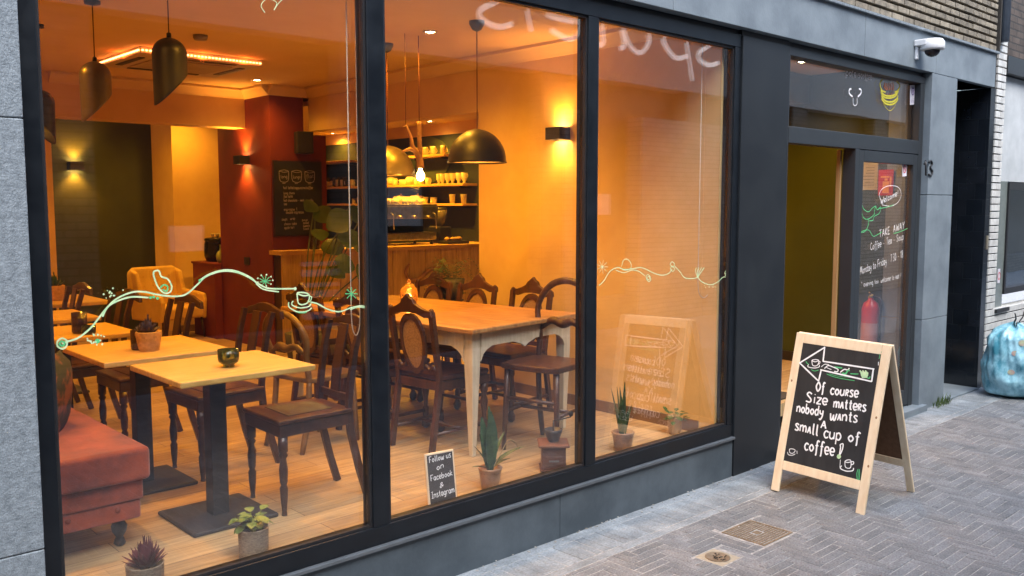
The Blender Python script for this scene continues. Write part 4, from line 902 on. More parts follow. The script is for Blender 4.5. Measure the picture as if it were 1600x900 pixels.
for sx in (-1,1):
    m_ = MB(); m_.prism([(-.42,.25),(-.44,.9),(-.30,.86),(-.22,.62),(.1,.6),(.26,.58),(.3,.5),(.26,.25)], (sx*.34-.035,0,0), (0,1,0), (0,0,1), (.07,0,0)); m_.build('armrest', M_must, ar, bevel=.025, seg=3)
    for y in (.22,-.3): m_ = MB(); m_.tube([(sx*.3,y,.27),(sx*.33,y*1.1,0)], [.02,.012], 8); m_.build('leg', M_dark, ar)
# ------------------------------------------------------------------ things on the tables and in the window
gh = at(348,560,y=.72)
t = thing('candle_holder', 'green glass candle holder on the table nearest the window', 'candle holder', (gh.x, .66, ZF+.7505))
M_gg = mat('green_glass', (.35,.45,.1), (.3,.4,.08), rough=.05, trans=.95, ior=1.45)
m_ = MB(); m_.lathe([(.02,0),(.027,.004),(.024,.012),(.044,.025),(.048,.04),(.048,.082),(.044,.082),(.043,.03),(.0,.02)], n=28); m_.build('glass_cup', M_gg, t)
m_ = MB(); m_.lathe([(.036,.024),(.036,.04),(.0,.04)], n=20); m_.build('candle', M_ceram, t)
def rosette(m_, c, r, n, h, wd, layers=3):
    for L_ in range(layers):
        for i in range(n):
            a = 2*math.pi*(i+.5*L_)/n+random.uniform(-.15,.15); k = 1-.28*L_; tip = Vector((math.cos(a)*r*k, math.sin(a)*r*k, h*(.35+.33*L_)+random.uniform(0,h*.2)))
            m_.leaf(Vector(c)+Vector((math.cos(a)*.008, math.sin(a)*.008, 0)), Vector(c)+tip, wd*(1-.15*L_), -.15, .5)
def potted(name, label, x, y, z, prof, potm, fn, leafm, cat='potted plant', group=None, s=1):
    t = thing(name, label, cat, (x, y, z), group=group); t.scale = (s,s,s)
    m_ = MB(); m_.lathe(prof, n=32); m_.build('pot', potm, t)
    top = max(p_[1] for p_ in prof); rr = [p_[0] for p_ in prof if p_[1] == top][0]
    m_ = MB(); m_.lathe([(rr*.92, top-.025),(0, top-.018)], n=20); m_.build('soil', mat('potting_soil', (.03,.02,.014), rough=.95, bump=.5), t)
    m_ = MB(); fn(m_, top-.02); m_.build('foliage', leafm, t); return t
potp = [(.06,0),(.066,.01),(.07,.11),(.072,.115),(.066,.115),(.064,.095)]
def bp(px, y): return at(px, 800, y=y).x
potted('potted_succulent', 'purple spiky succulent in woven grey pot at the lower left window corner', bp(223,.22), .22, ZF, potp, M_jute, lambda m_, z: (rosette(m_, (0,0,z), .09, 15, .085, .02, 4), rosette(m_, (.02,.01,z), .07, 11, .10, .016, 3)), M_purple)
def roundleaf(m_, z):
    for i in range(34):
        a = random.uniform(0,6.28); r = random.uniform(.0,.07); p0 = Vector((math.cos(a)*.01, math.sin(a)*.01, z)); p1 = Vector((math.cos(a)*r, math.sin(a)*r, z+random.uniform(.03,.085)))
        m_.tube([p0, p1], .0016, 5); m_.leaf(p1, p1+Vector((math.cos(a)*.045, math.sin(a)*.045, random.uniform(-.02,.02))), .045, .2, .2)
potted('potted_peperomia', 'round leaved plant in woven grey pot beside the table base', bp(395,.24), .24, ZF, [(a*.98, b*1.3) for a, b in potp], M_jute, roundleaf, M_leaf2, s=.92)
def snake(m_, z):
    for (bx, tx, ty, h, wd, n_) in ((0,-.005,0,.32,.085,(0,-1,0)),(.014,.045,.02,.27,.06,(.3,-1,0)),(-.012,-.04,.02,.29,.055,(-.3,-1,0)),(.0,.015,.03,.34,.05,(.1,-1,0)),(-.006,-.02,-.02,.2,.04,(-.5,-1,0))):
        m_.leaf((bx,.0,z), (tx,ty,z+h), wd, random.uniform(-.03,.03), .35, 8, nrm=n_)
    for (tx, ty, h, wd, dr) in ((.17,-.03,.15,.04,.3),(-.09,0,.17,.016,.15),(-.055,.03,.22,.014,-.1),(.09,.02,.2,.03,.2),(-.12,-.02,.09,.02,.3),(.13,.0,.07,.03,.25)):
        m_.leaf((0,0,z), (tx,ty,z+h), wd, dr, .6, 7)
spot = [(.045,0),(.05,.005),(.062,.10),(.068,.112),(.068,.12),(.062,.12),(.06,.1)]
sn = potted('snake_plant', 'broad green snake plant with dry curled leaves in copper pot', bp(766,.27), .27, ZF, [(a*.95,b*.95) for a, b in spot], M_terra, snake, M_sans)
m_ = MB(); P = cr([(.015,0,.1),(.06,-.01,.17),(.11,-.02,.24),(.15,-.03,.225),(.18,-.03,.18)], 4); m_.tube(P, [.005]*4+[.008]*(len(P)-8)+[.003]*4, 6, flat=.3); m_.build('dry_leaf', mat('dried_leaf', (.5,.38,.18), (.3,.2,.09), scale=20, rough=.6), sn)
def spears(m_, z):
    for i in range(13):
        a = random.uniform(0,6.28); l = random.uniform(.02,.07); h = random.uniform(.15,.29); m_.leaf((math.cos(a)*.02,math.sin(a)*.02,z), (math.cos(a)*l,math.sin(a)*l,z+h), .02, 0, .9)
potted('spear_plant', 'tall thin spear leaved plant in banded pot at the right window', bp(972,.27), .27, ZF, [(a*.93,b*.88) for a, b in spot], M_terra, spears, M_sans, s=1.12)
def trailing(m_, z):
    for i in range(26):
        a = random.uniform(0,6.28); r = random.uniform(.02,.09); p1 = Vector((math.cos(a)*r, math.sin(a)*r, z+random.uniform(.0,.06))); m_.tube([(0,0,z), p1], .0014, 5); m_.leaf(p1, p1+Vector((math.cos(a)*.035, math.sin(a)*.035, random.uniform(-.01,.03))), .03, .2, .2)
potted('small_bushy_plant', 'small bushy green plant in tan pot at the far right of the window', bp(1052,.3), .3, ZF, [(a*.8,b*.95) for a, b in spot], mat('tan_pot', (.45,.3,.16), (.36,.23,.12), scale=10, rough=.6), trailing, M_leaf)
# coffee mill
cm = thing('coffee_mill', 'old wooden coffee mill with metal bowl and crank on window floor', 'coffee mill', (bp(864,.29),.29,ZF), R(-42)); cm.scale = (1.12,)*3; M_mill = mat('mill_wood', (.12,.045,.025), (.07,.026,.016), scale=8, rough=.5, stretch=(1,1,4))
m_ = MB(); m_.box(-.06,.06,-.06,.06,.012,.125); m_.build('case', M_mill, cm, bevel=.003)
m_ = MB(); m_.box(-.078,.078,-.078,.078,.1255,.14); m_.build('top_board', mat('mill_top', (.2,.085,.045), rough=.5), cm, bevel=.006)
m_ = MB(); m_.box(-.07,.07,-.07,.07,.006,.0118); m_.build('foot_board', M_mill, cm, bevel=.003)
for a, b in ((-1,-1),(1,-1),(-1,1),(1,1)): m_ = MB(); m_.lathe([(.007,0),(.011,.004),(.009,.0058)], (a*.055,b*.055,0), 10); m_.build('foot', M_blackm, cm)
m_ = MB(); m_.box(-.042,.042,-.066,-.0602,.035,.08); dw_ = m_.build('drawer', M_mill, cm, bevel=.002); m_ = MB(); m_.box(-.025,.025,-.076,-.066,.055,.061); m_.build('handle', M_silver, dw_)
m_ = MB(); m_.lathe([(.02,.1402),(.03,.15),(.044,.19),(.047,.205),(.042,.205),(.028,.16),(.0,.155)], n=24); m_.build('bowl', mat('pewter', (.07,.07,.08), rough=.4, metal=.5), cm)
m_ = MB(); m_.tube([(0,0,.155),(0,0,.25)], .004, 8); m_.tube([(0,0,.247),(.05,.01,.255),(.09,.02,.262)], .0035, 8); m_.lathe([(.0,.262),(.01,.268),(.013,.28),(.008,.292),(0,.297)], (.09,.02,0), 12); m_.build('crank', M_blackm, cm)
# small chalkboard in the window
sb = thing('small_chalkboard', 'small chalkboard leaning in the window asking to follow on social media', 'chalkboard')
A0, A1 = at(676,800,y=.20), at(716,785,y=.20); A0.z = A1.z = ZF; bu = (A1-A0); bu.z = 0; wd_ = .172; bu = Vector((.99,-.12,0)).normalized(); bO = Vector((at(670,798,y=.19).x, .19, ZF-.0)); bv = Vector((0,.12,1)).normalized(); bn_ = bu.cross(bv).normalized()
bw_, bh_ = .165, .285
m_ = MB(); m_.obox(bO+bu*bw_/2+bv*bh_/2, bu*bw_/2, bv*bh_/2, bn_*.006); m_.build('frame', M_pine, sb, bevel=.004)
fp = bO+bn_*.0068; m_ = MB(); m_.obox(fp+bu*bw_/2+bv*bh_/2, bu*(bw_/2-.01), bv*(bh_/2-.01), bn_*.001); pn = m_.build('panel', mat('worn_blackboard', (.05,.045,.045), (.035,.03,.03), scale=8, rough=.7), sb)
m_ = MB(); fp2 = fp+bn_*.0016
for s, u0, u1, vv, hh in (('Follow us',.022,.145,.24,.028),('on',.06,.1,.197,.028),('Facebook',.022,.145,.15,.028),('&',.07,.092,.108,.022),('Instagram',.018,.148,.066,.03)):
    write(m_, s, fp2+bu*u0+bv*vv, fp2+bu*u1+bv*(vv+.008), bv*hh, .0035, bn_)
m_.build('lettering', M_chalk, pn)
# blind cords
M_cordw = mat('white_cord', (.55,.48,.38), rough=.6)
def blind_cord(px0, px1, pyb, label, y=.16):
    t = thing('blind_cord', label, 'blind cord'); a = at(px0,0,y=y); b = at(px1,0,y=y); zb = at((px0+px1)/2,pyb,y=y).z; a.z = b.z = CEIL-.03
    a2 = at(px0+6,400,y=y); b2 = at(px1+6,400,y=y); ax, bx = (a.x+a2.x)/2, (b.x+b2.x)/2
    m_ = MB(); P = [Vector((ax,y,CEIL-.02)), Vector((ax,y,zb+.1))]+cr([(ax,y,zb+.1),(ax+(bx-ax)*.12,y,zb+.03),((ax+bx)/2,y,zb),(bx-(bx-ax)*.12,y,zb+.03),(bx,y,zb+.1)], 4)[1:]+[Vector((bx,y,CEIL-.02))]; m_.tube(P, .0026, 6); m_.build('cord', M_cordw, t)
    m_ = MB(); m_.box(min(ax,bx)-.012, max(ax,bx)+.012, y-.02, y+.02, CEIL-.03, CEIL-.001); m_.build('pulley', M_white, t)
blind_cord(541, 555, 525, 'white looped blind cord hanging in the left window'); blind_cord(1092, 1112, 465, 'thin looped blind cord in the right hand window')
# table glassware, baskets
def basket(x, y, z, s, label, leafm):
    t = thing('basket_planter', label, 'basket plant', (x,y,z)); t.scale = (s,s,s)
    m_ = MB(); n = 20
    for k in range(7):
        r0 = .058+.003*k
        for i in range(n):
            a = 2*math.pi*(i+.5*(k%2))/n; c_ = Vector((math.cos(a)*(r0), math.sin(a)*r0, .009+k*.0165)); m_.obox(c_, Vector((-math.sin(a), math.cos(a), 0))*r0*math.pi/n*1.12, Vector((math.cos(a), math.sin(a), 0))*.0035, (0,0,.0078))
    m_.lathe([(.05,.001),(.056,.11),(.052,.112)], n=20); m_.build('basket', M_wicker, t)
    m_ = MB(); m_.lathe([(.074,.112),(.08,.118),(.074,.124),(.066,.118)], n=24); m_.build('basket_rim', M_wicker, t)
    m_ = MB(); rosette(m_, (0,0,.10), .085, 13, .09, .022, 4); rosette(m_, (-.03,.01,.10), .06, 9, .08, .02, 3); m_.build('foliage', leafm, t); return t
basket(at(232,520,y=1.38).x, 1.38, ZF+.7505, .8, 'wicker basket with blue grey succulent on the second oak table', M_purp2)
basket(2.1, 4.3, ZF+.7505, .95, 'wicker basket plant on the furthest oak table', M_leaf)
M_bg = mat('brown_glass', (.12,.06,.03), (.1,.05,.025), rough=.08, trans=.7)
def jar(x, y, r, h, m, name, label, cat='jar', tea=False, z=ZF+.7505, group=None):
    t = thing(name, label, cat, (x,y,z), group=group); m_ = MB(); m_.lathe([(r*.8,0),(r,.01),(r,h),(r*.94,h),(r*.92,.012),(0,.01)], n=24); m_.build('vessel', m, t)
    if tea: m_ = MB(); m_.lathe([(r*.5,.0115),(r*.5,.03),(0,.03)], n=14); m_.build('tealight', M_ceram, t)
    return t
jar(at(122,500,y=2.3).x, 2.28, .042, .12, M_bg, 'glass_jar', 'tall brown glass jar on the third oak table'); jar(at(138,510,y=2.2).x, 2.2, .04, .05, M_gg, 'glass_bowl', 'small dark glass bowl beside the brown jar', tea=True)
jar(at(213,530,y=1.46).x, 1.45, .032, .1, M_bg, 'brown_tumbler', 'brown glass tumbler behind the basket on the second table', tea=True)
t = thing('jar_lamp', 'clear glass bell jar glowing amber on the long table', 'table lamp', (3.84,2.05,ZF+.7755))
m_ = MB(); m_.lathe([(.055,0),(.06,.01),(.066,.06),(.06,.11),(.03,.14),(.012,.15),(.016,.165),(.0,.18)], n=28); m_.build('glass_jar', mat('amber_glass', (.8,.45,.12), (.7,.38,.1), rough=.08, trans=.75), t)
m_ = MB(); m_.lathe([(0,.03),(.012,.04),(.012,.06),(0,.075)], n=10); m_.build('flame', M_bulb, t)
# ------------------------------------------------------------------ bar
bar = thing('bar_counter', 'plank fronted bar counter with pale wood top', 'bar counter')
CT = 1.29
m_ = MB(); x = 4.385
while x < 7.2: m_.box(x+.003, min(x+.222,7.28), 4.93, 4.95, ZF+.09, CT-.04); x += .225
m_.build('plank_front', M_planks, bar, bevel=.003)
B(4.39, 7.28, 4.95, 5.098, ZF, CT-.04).build('carcass', M_dark, bar); B(5.03, 7.28, 5.0985, 5.6, ZF, CT-.04).build('carcass', M_dark, bar)
m_ = MB(); m_.box(4.34, 7.285, 4.88, 5.098, CT-.04, CT); m_.box(5.03, 7.285, 5.098, 5.62, CT-.04, CT); m_.build('worktop', M_oak, bar); B(4.39, 7.28, 4.935, 4.9495, ZF, ZF+.088).build('kick_board', M_dark, bar)
rc = thing('red_cabinet', 'dark red low cabinet beside the bar carrying a soup kettle', 'cabinet')
B(4.30, 4.9, 6.29, 6.86, ZF, 1.08).build('carcass', M_red, rc, bevel=.003); B(4.29, 4.9, 6.285, 6.88, 1.0805, 1.105).build('cabinet_top', M_red, rc, bevel=.003)
# soup kettle
p = at(330,405,z=1.16); kt = thing('soup_kettle', 'round black soup kettle with cups on its lid', 'kettle', (4.5,6.62,1.1055))
m_ = MB(); m_.lathe([(.10,0),(.13,.01),(.15,.06),(.155,.13),(.15,.2),(.14,.235),(.15,.24),(.15,.26),(.13,.27),(.0,.285)], n=32); m_.build('body', mat('black_enamel', (.012,.012,.012), rough=.18), kt)
for i in range(6): a = i*1.05; m_ = MB(); m_.lathe([(.012,0),(.022,.03),(.02,.032),(.01,.004)], (.06*math.cos(a), .06*math.sin(a), .285), 12); m_.build('cup', M_ceram, kt)
t = thing('green_vase', 'pale green bottle vase beside the soup kettle', 'vase', (4.42,6.36,1.1055)); m_ = MB(); m_.lathe([(.04,0),(.055,.03),(.06,.08),(.045,.12),(.02,.14),(.018,.19),(.024,.2)], n=20); m_.build('vessel', mat('celadon', (.28,.33,.14), rough=.3), t)
pz = at(386,407,x=4.375); B(4.37, 4.379, pz.y-.06, pz.y+.06, pz.z-.045, pz.z+.035).build('wall_socket', M_blackm); tag(bpy.data.objects['wall_socket'], 'black double wall socket on the red wall', 'socket')
# menu chalkboard
mbd = thing('menu_chalkboard', 'large chalk menu board with three drawn cups on the red wall', 'chalkboard')
q0, q1 = at(425,250,y=5.09), at(504,368,y=5.09); q1.x = min(q1.x, 5.01)
B(q0.x, q1.x, 5.08, 5.099, q1.z, q0.z).build('frame', M_dark, mbd, bevel=.003); pn = B(q0.x+.015, q1.x-.015, 5.077, 5.0795, q1.z+.015, q0.z-.015).build('panel', M_board, mbd)
m_ = MB(); NW = Vector((0,-1,0)); bwx, bhz = q1.x-q0.x, q0.z-q1.z
def mu(u_, v_): return Vector((q0.x+bwx*u_, 5.0755, q0.z-bhz*v_))
for u_, w_ in ((.12,.19),(.37,.2),(.64,.2)):
    m_.strip(cr([mu(u_,.14), mu(u_+.02,.27), mu(u_+w_-.02,.27), mu(u_+w_,.14)], 3), .006, NW); m_.strip(cr([mu(u_,.14), mu(u_+w_/2,.125), mu(u_+w_,.14), mu(u_+w_/2,.155), mu(u_,.14)], 3), .005, NW)
    m_.strip([mu(u_+.06,.3), mu(u_+.12,.3)], .006, NW)
for s, a, b, v_, hh in (('long',.15,.28,.235,.035),('lungo',.40,.55,.235,.035),('flat',.67,.82,.225,.04),('hot latte/cappuccino/coffee',.2,.8,.375,.03),('long choco',.2,.42,.445,.028),('flat latte',.2,.38,.49,.028),('hot chocolate - mint - vanilla',.2,.8,.54,.028),('tea',.2,.26,.59,.028),('espresso 1.',.2,.48,.66,.028),('double espresso',.24,.6,.70,.03),('soups',.15,.26,.79,.03),('wrap',.32,.42,.78,.026),('choco cake',.2,.45,.85,.028),('apple tart',.2,.4,.9,.028),('soup',.56,.68,.80,.026),('salad',.58,.7,.84,.026),('sweets',.58,.72,.88,.026),('toast',.58,.7,.92,.026)):
    write(m_, s, mu(a,v_), mu(b,v_-.005), Vector((0,0,hh)), .004, NW, seg=2)
m_.build('lettering', mat('dull_chalk', (.42,.38,.34), rough=.8), pn)
p = at(479,223,y=5.0); t = thing('wall_speaker', 'small black loudspeaker on the red wall above the menu', 'loudspeaker', (p.x, 5.099, p.z), R(-14)); B(-.085,.085,-.14,-.02,-.11,.11).build('cabinet', M_blackm, t, bevel=.008); MB().tube([(0,-.02,0),(0,-.002,0)], .02, 10).build('bracket', M_blackm, t); B(-.07,.07,-.144,-.1405,-.095,.095).build('grille', M_bshade, t)
# shelves and crockery
SX = 7.3
def yb(y): return (y+3.1935)*7.3/6.7-3.1935
ZL, ZM, ZU = 1.767, 2.015, 2.388
def shelf(y0, y1, z, label):
    t = thing('wall_shelf', label, 'shelf', group='pale wooden bar shelves'); y0, y1 = yb(y0), yb(y1); B(SX-.24, SX-.001, y0, y1, z-.03, z).build('board', M_oak, t, bevel=.003)
    for y in (y0+.15, y1-.15): B(SX-.16, SX-.002, y-.01, y+.01, z-.06, z-.0305).build('bracket', M_blackm, t)
shelf(4.62, 8.0, ZL, 'lowest long pale wooden shelf behind the bar'); shelf(4.62, 8.0, ZM, 'middle long pale wooden shelf behind the bar'); shelf(4.95, 5.75, ZU, 'top right short shelf holding creamer jugs'); shelf(6.9, 7.95, ZU, 'top left short empty shelf behind the bar')
GC = 'cream mugs and cups on the bar shelves'
def lathe_thing(name, cat, label, prof, m, part, group, handle=None):
    t = thing(name, label, cat, group=group); m_ = MB(); m_.lathe(prof, n=16); m_.build(part, m, t)
    if handle: m_ = MB(); m_.tube(cr(handle, 3), .0045, 6); m_.build('handle', m, t)
    return t
gob = lathe_thing('latte_cup', 'cup', 'cream footed latte cup on the middle bar shelf', [(.03,0),(.012,.015),(.02,.03),(.036,.06),(.04,.13),(.036,.13),(.03,.06),(.0,.04)], M_ceram, 'bowl', 'cream footed latte cups on the middle shelf', [(0,-.036,.07),(0,-.065,.08),(0,-.062,.11),(0,-.038,.115)])
gob.location = (SX-.12, yb(4.72), ZM+.0005)
for i in range(1,6): dup(gob, (SX-.12+random.uniform(-.02,.02), yb(4.72+i*.095), ZM+.0005), random.uniform(-.4,.4), 'cream footed latte cup on the middle bar shelf')
mug = lathe_thing('mug', 'mug', 'cream mug on the middle bar shelf right of the window mullion', [(.03,0),(.036,.005),(.038,.085),(.034,.085),(.03,.01),(0,.008)], M_ceram, 'bowl', GC, [(0,-.036,.025),(0,-.06,.03),(0,-.06,.065),(0,-.036,.07)])
mug.location = (SX-.1, yb(5.42), ZM+.0005)
for y, z in [(5.52+i*.11, ZM+.0005) for i in range(9)]+[(6.9+i*.12, ZM+.0005) for i in range(8)]+[(5.35+i*.16, ZL+.0005) for i in range(4)]+[(6.5+i*.14, ZL+.0005) for i in range(5)]:
    dup(mug, (SX-.1+random.uniform(-.04,.04), yb(y)+random.uniform(-.02,.02), z), random.uniform(-1,1), ('cream mug on the %s bar shelf %s' % ('middle' if z > 1.9 else 'lowest', 'left of the window mullion' if y > 6.4 else 'right of the window mullion')), scale=(random.uniform(.9,1.25),)*2+(random.uniform(.8,1.25),))
tk = lathe_thing('paper_cup', 'cup', 'white takeaway cup standing at right end of the lowest bar shelf', [(.03,0),(.04,.11),(.043,.112),(.04,.114),(.0,.114)], M_white, 'bowl', 'takeaway cups at the end of the lowest shelf'); tk.location = (SX-.15, yb(4.70), ZL+.0005)
dup(tk, (SX-.13, yb(4.93), ZL+.0005), 0, 'white takeaway cup standing at right end of the lowest bar shelf')
tp_ = lathe_thing('teapot', 'teapot', 'round cream teapot on the middle bar shelf', [(.04,0),(.07,.03),(.075,.06),(.055,.1),(.02,.11),(.012,.12),(.014,.13),(0,.14)], M_ceram, 'body', 'round cream teapots on the bar shelves', [(0,-.07,.04),(0,-.11,.05),(0,-.1,.09),(0,-.06,.09)]); tp_.location = (SX-.12, yb(5.75), ZM+.0005)
for y, z, lb in ((6.15,ZM+.0005,'middle'),(5.6,ZL+.0005,'lowest'),(5.95,ZL+.0005,'lowest')): dup(tp_, (SX-.12, yb(y), z), random.uniform(-1,1), 'round cream teapot on the %s bar shelf' % lb)
jg = lathe_thing('creamer_jug', 'jug', 'clear glass creamer on the top right shelf', [(.03,0),(.045,.03),(.035,.08),(.042,.11),(.038,.11),(.03,.05),(0,.01)], mat('cloudy_glass', (.6,.5,.3), (.4,.3,.16), rough=.15, trans=.3), 'vessel', 'glass jugs on the top right shelf', [(0,-.04,.03),(0,-.07,.05),(0,-.04,.09)]); jg.location = (SX-.12, yb(5.6), ZU+.0005)
for y in (5.45,5.3,5.1): dup(jg, (SX-.12, yb(y), ZU+.0005), .3, 'clear glass creamer on the top right shelf')
for i in range(5): jar(SX-.12, yb(7.1+i*.13), .03, .14, mat('clear_tumbler', (.75,.7,.6), (.7,.65,.55), rough=.05, trans=.9), 'drinking_glass', 'upturned drinking glass on the middle bar shelf', 'glass', z=ZM+.0005, group='drinking glasses on the bar shelf')
t = thing('rolled_towel', 'rolled cream towel lying on the lowest bar shelf', 'towel', (SX-.13,6.7,ZL+.05)); MB().tube([(0,-.2,0),(0,-.19,0),(0,.19,0),(0,.2,0)], [.03,.045,.048,.03], 14).build('roll', mat('cream_cloth', (.65,.58,.42), rough=.9, bump=.4), t)
t = thing('card_box', 'upright pale cardboard box on the middle bar shelf', 'box', (SX-.12,yb(6.78),ZM+.0005)); B(-.05,.05,-.06,.06,0,.2).build('carton', M_ceram, t, bevel=.002)
# green oval sign on the shelf wall
og = thing('oval_wall_sign', 'faded green oval painted sign behind the bar shelves', 'sign'); c_ = at(668,250,x=SX-.005)
n = 32; m_ = MB(); vs = [(SX-.012, c_.y+.48*math.cos(2*math.pi*i/n), c_.z+.3*math.sin(2*math.pi*i/n)) for i in range(n)]; m_.add(vs+[(SX-.001, y_, z_) for x_, y_, z_ in vs], [tuple(range(n))]+[(i,n+i,n+(i+1)%n,(i+1)%n) for i in range(n)]); m_.build('panel', mat('moss_green_panel', (.06,.085,.04), (.035,.05,.03), scale=6, rough=.6), og)
# espresso machine
em = thing('espresso_machine', 'silver and black espresso machine on the bar with cups on top', 'espresso machine', (6.17,5.36,CT+.0005)); 
B(-.36,.36,-.2,.22,.05,.14).build('drip_tray', M_steel, em, bevel=.01); B(-.36,.36,.05,.24,.14,.40).build('body', mat('dark_machine_body', (.03,.03,.03), rough=.25), em, bevel=.01); B(-.37,.37,-.2,.24,.40,.47).build('cup_rack', M_steel, em, bevel=.01)
B(-.365,.365,-.215,-.201,.3,.44).build('front_panel', M_steel, em, bevel=.004)
for x in (-.2,.0,.2):
    m_ = MB(); m_.lathe([(.035,.33),(.04,.35),(.04,.399)][::1], (x,-.12,0), 16); m_.tube([(x,-.12,.33),(x,-.28,.32)], [.012,.016], 8); m_.build('group_head', M_steel, em)
for x in (-.3,.3): m_ = MB(); m_.tube([(x,-.2,.38),(x,-.26,.34),(x,-.27,.18)], .006, 8); m_.build('steam_wand', M_steel, em)
for sx in (-.32,.32):
    for sy in (-.15,.18): m_ = MB(); m_.lathe([(.018,0),(.018,.05)], (sx,sy,0), 10); m_.build('foot', M_blackm, em)
for i in range(8):
    t = dup(mug, (6.17-.28+i*.08, 5.34+random.uniform(-.08,.08), CT+.4708), random.uniform(-1,1), 'cream mug upside down on top of the espresso machine', 'cups on the espresso machine', scale=(.85,.85,.7))
gr = thing('coffee_grinder', 'black coffee grinder with clear hopper beside the espresso machine', 'grinder', (6.74,5.36,CT+.0005)); B(-.09,.09,-.1,.12,0,.2).build('body', M_blackm, gr, bevel=.015); m_ = MB(); m_.lathe([(.04,.2),(.05,.22),(.08,.3),(.085,.4),(.08,.4),(.06,.3),(.03,.22)], n=20); m_.build('hopper', mat('smoky_plastic', (.25,.22,.18), rough=.1, trans=.5), gr)
m_ = MB(); m_.lathe([(.085,.401),(.085,.42),(.0,.43)], n=20); m_.build('lid', M_blackm, gr)
pd = thing('pastry_tray', 'black tray of pastries at the right end of the bar', 'pastry tray', (6.72,5.08,CT+.0005)); B(-.16,.16,-.1,.1,0,.035).build('tray', M_blackm, pd, bevel=.006)
for i in range(7): m_ = MB(); m_.lathe([(0,-.02),(.03,-.005),(.034,.01),(0,.03)], (-.12+i*.04, random.uniform(-.04,.04), .055), 10); m_.build('pastry', mat('pastry_crust', (.55,.35,.14), rough=.7), pd)
t = thing('honey_jar', 'glass preserving jar on the left end of the bar', 'jar', (4.80,4.99,CT+.0005)); m_ = MB(); m_.lathe([(.05,0),(.055,.01),(.055,.12),(.04,.14)], n=18); m_.build('vessel', M_bg, t); m_ = MB(); m_.lathe([(.045,.141),(.045,.165),(0,.17)], n=18); m_.build('lid', M_gold, t)
# driftwood lamp over long table
dl_ = thing('driftwood_lamp', 'forked driftwood branch lamp with bare glowing bulb over the table', 'pendant lamp')
def dw(px, py): return at(px, py, y=2.0)
M_drift = mat('driftwood', (.4,.22,.1), (.2,.1,.05), scale=14, rough=.7, bump=.4)
m_ = MB(); P = cr([dw(657,262), dw(656,250), dw(650,238), dw(644,228), dw(642,215), dw(634,196)], 3); m_.tube(P, [.028-.0013*i for i in range(len(P))], 10)
P = cr([dw(657,250), dw(656,230), dw(655,210), dw(655,190)], 3); m_.tube(P, [.016]*len(P), 8); m_.tube([dw(650,236), dw(640,233), dw(628,237)], [.02,.014,.006], 8); m_.build('branch', M_drift, dl_)
m_ = MB(); q = dw(655,190); m_.tube([q, (q.x,q.y,CEIL)], .003, 6); q2 = dw(634,196); m_.tube([q2, (q2.x,q2.y,CEIL)], .002, 6); m_.build('cord', M_cord, dl_)
q = dw(657,272); m_ = MB(); m_.lathe([(0,-.05),(.02,-.043),(.03,-.02),(.028,0),(.014,.025),(.012,.04)], q, 16); m_.build('bulb', emit('bulb_glow', (1,.62,.2), 16), dl_); m_ = MB(); m_.lathe([(.015,.04),(.015,.075)], q, 12); m_.build('bulb_socket', M_blackm, dl_)
light('bulb_lamp', 'POINT', q-Vector((0,0,.09)), 7, dl_, size=.03)
# monstera
mo = thing('monstera_plant', 'tall broad leaved plant standing in front of the bar', 'plant', (4.22,4.2,ZF)); m_ = MB(); m_.lathe([(.12,0),(.16,.02),(.19,.3),(.17,.3),(.16,.05)], n=28); m_.build('pot', mat('dark_planter', (.05,.045,.04), rough=.6), mo)
m_ = MB(); st_ = MB()
for px, py, s in ((486,322,.17),(505,335,.2),(530,345,.26),(555,335,.2),(545,370,.26),(520,385,.24),(565,385,.24),(500,365,.18),(540,412,.22),(570,425,.22),(525,425,.2),(575,350,.18)):
    P_ = at(px, py, y=4.2+random.uniform(-.25,.1))-Vector((4.22,4.2,ZF)); d = Vector((random.uniform(-1,1), random.uniform(-1,.1), random.uniform(-.9,-.1))).normalized()
    m_.leaf(P_-d*s*.5, P_+d*s*.5, s*.95, .15, .12, 6, nrm=(random.uniform(-.4,.3),-1,random.uniform(.1,.7))); st_.tube(cr([(0,0,.28),(P_.x*.45,P_.y*.3,P_.z*.6+.1),P_-d*s*.5], 4), .007, 6)
m_.build('foliage', mat('monstera_leaf', (.06,.11,.025), (.03,.06,.015), scale=5, rough=.35), mo); st_.build('stem', mat('plant_stem', (.1,.12,.04), rough=.5), mo)
# fern on stand
fe = thing('fern_on_stand', 'feathery fern in dark pot on thin stand beside the long table', 'plant', (4.6,2.5,ZF)); zp = .72
m_ = MB(); m_.lathe([(.06,zp),(.09,zp+.02),(.11,zp+.17),(.1,zp+.17),(.08,zp+.03)], n=24); m_.build('pot', mat('dark_planter', (.05,.045,.04)), fe)
m_ = MB()
for i in range(3): a = i*2.09; m_.tube([(.09*math.cos(a),.09*math.sin(a),zp),(.06*math.cos(a),.06*math.sin(a),.4),(.12*math.cos(a),.12*math.sin(a),0)], .007, 6)
m_.lathe([(.0,zp-.012),(.1,zp-.01),(.1,zp-.001)], n=20); m_.build('stand', M_blackm, fe)
m_ = MB()
for i in range(46):
    a = random.uniform(0,6.28); r = random.uniform(.08,.24); z0 = zp+.17; pk = Vector((math.cos(a)*r*.6, math.sin(a)*r*.6, z0+random.uniform(.06,.18))); tip = Vector((math.cos(a)*r, math.sin(a)*r, z0+random.uniform(-.14,.1))); P = cr([(0,0,z0-.02), pk, tip], 5)
    for j, p_ in enumerate(P[2:]):
        for s in (-1,1): d = Vector((-math.sin(a)*s, math.cos(a)*s, -.25)); m_.leaf(p_, p_+d*random.uniform(.018,.035), .009, .1, .2, 2)
m_.build('foliage', mat('fern_green', (.07,.13,.03), (.035,.07,.018), scale=9, rough=.5), fe)
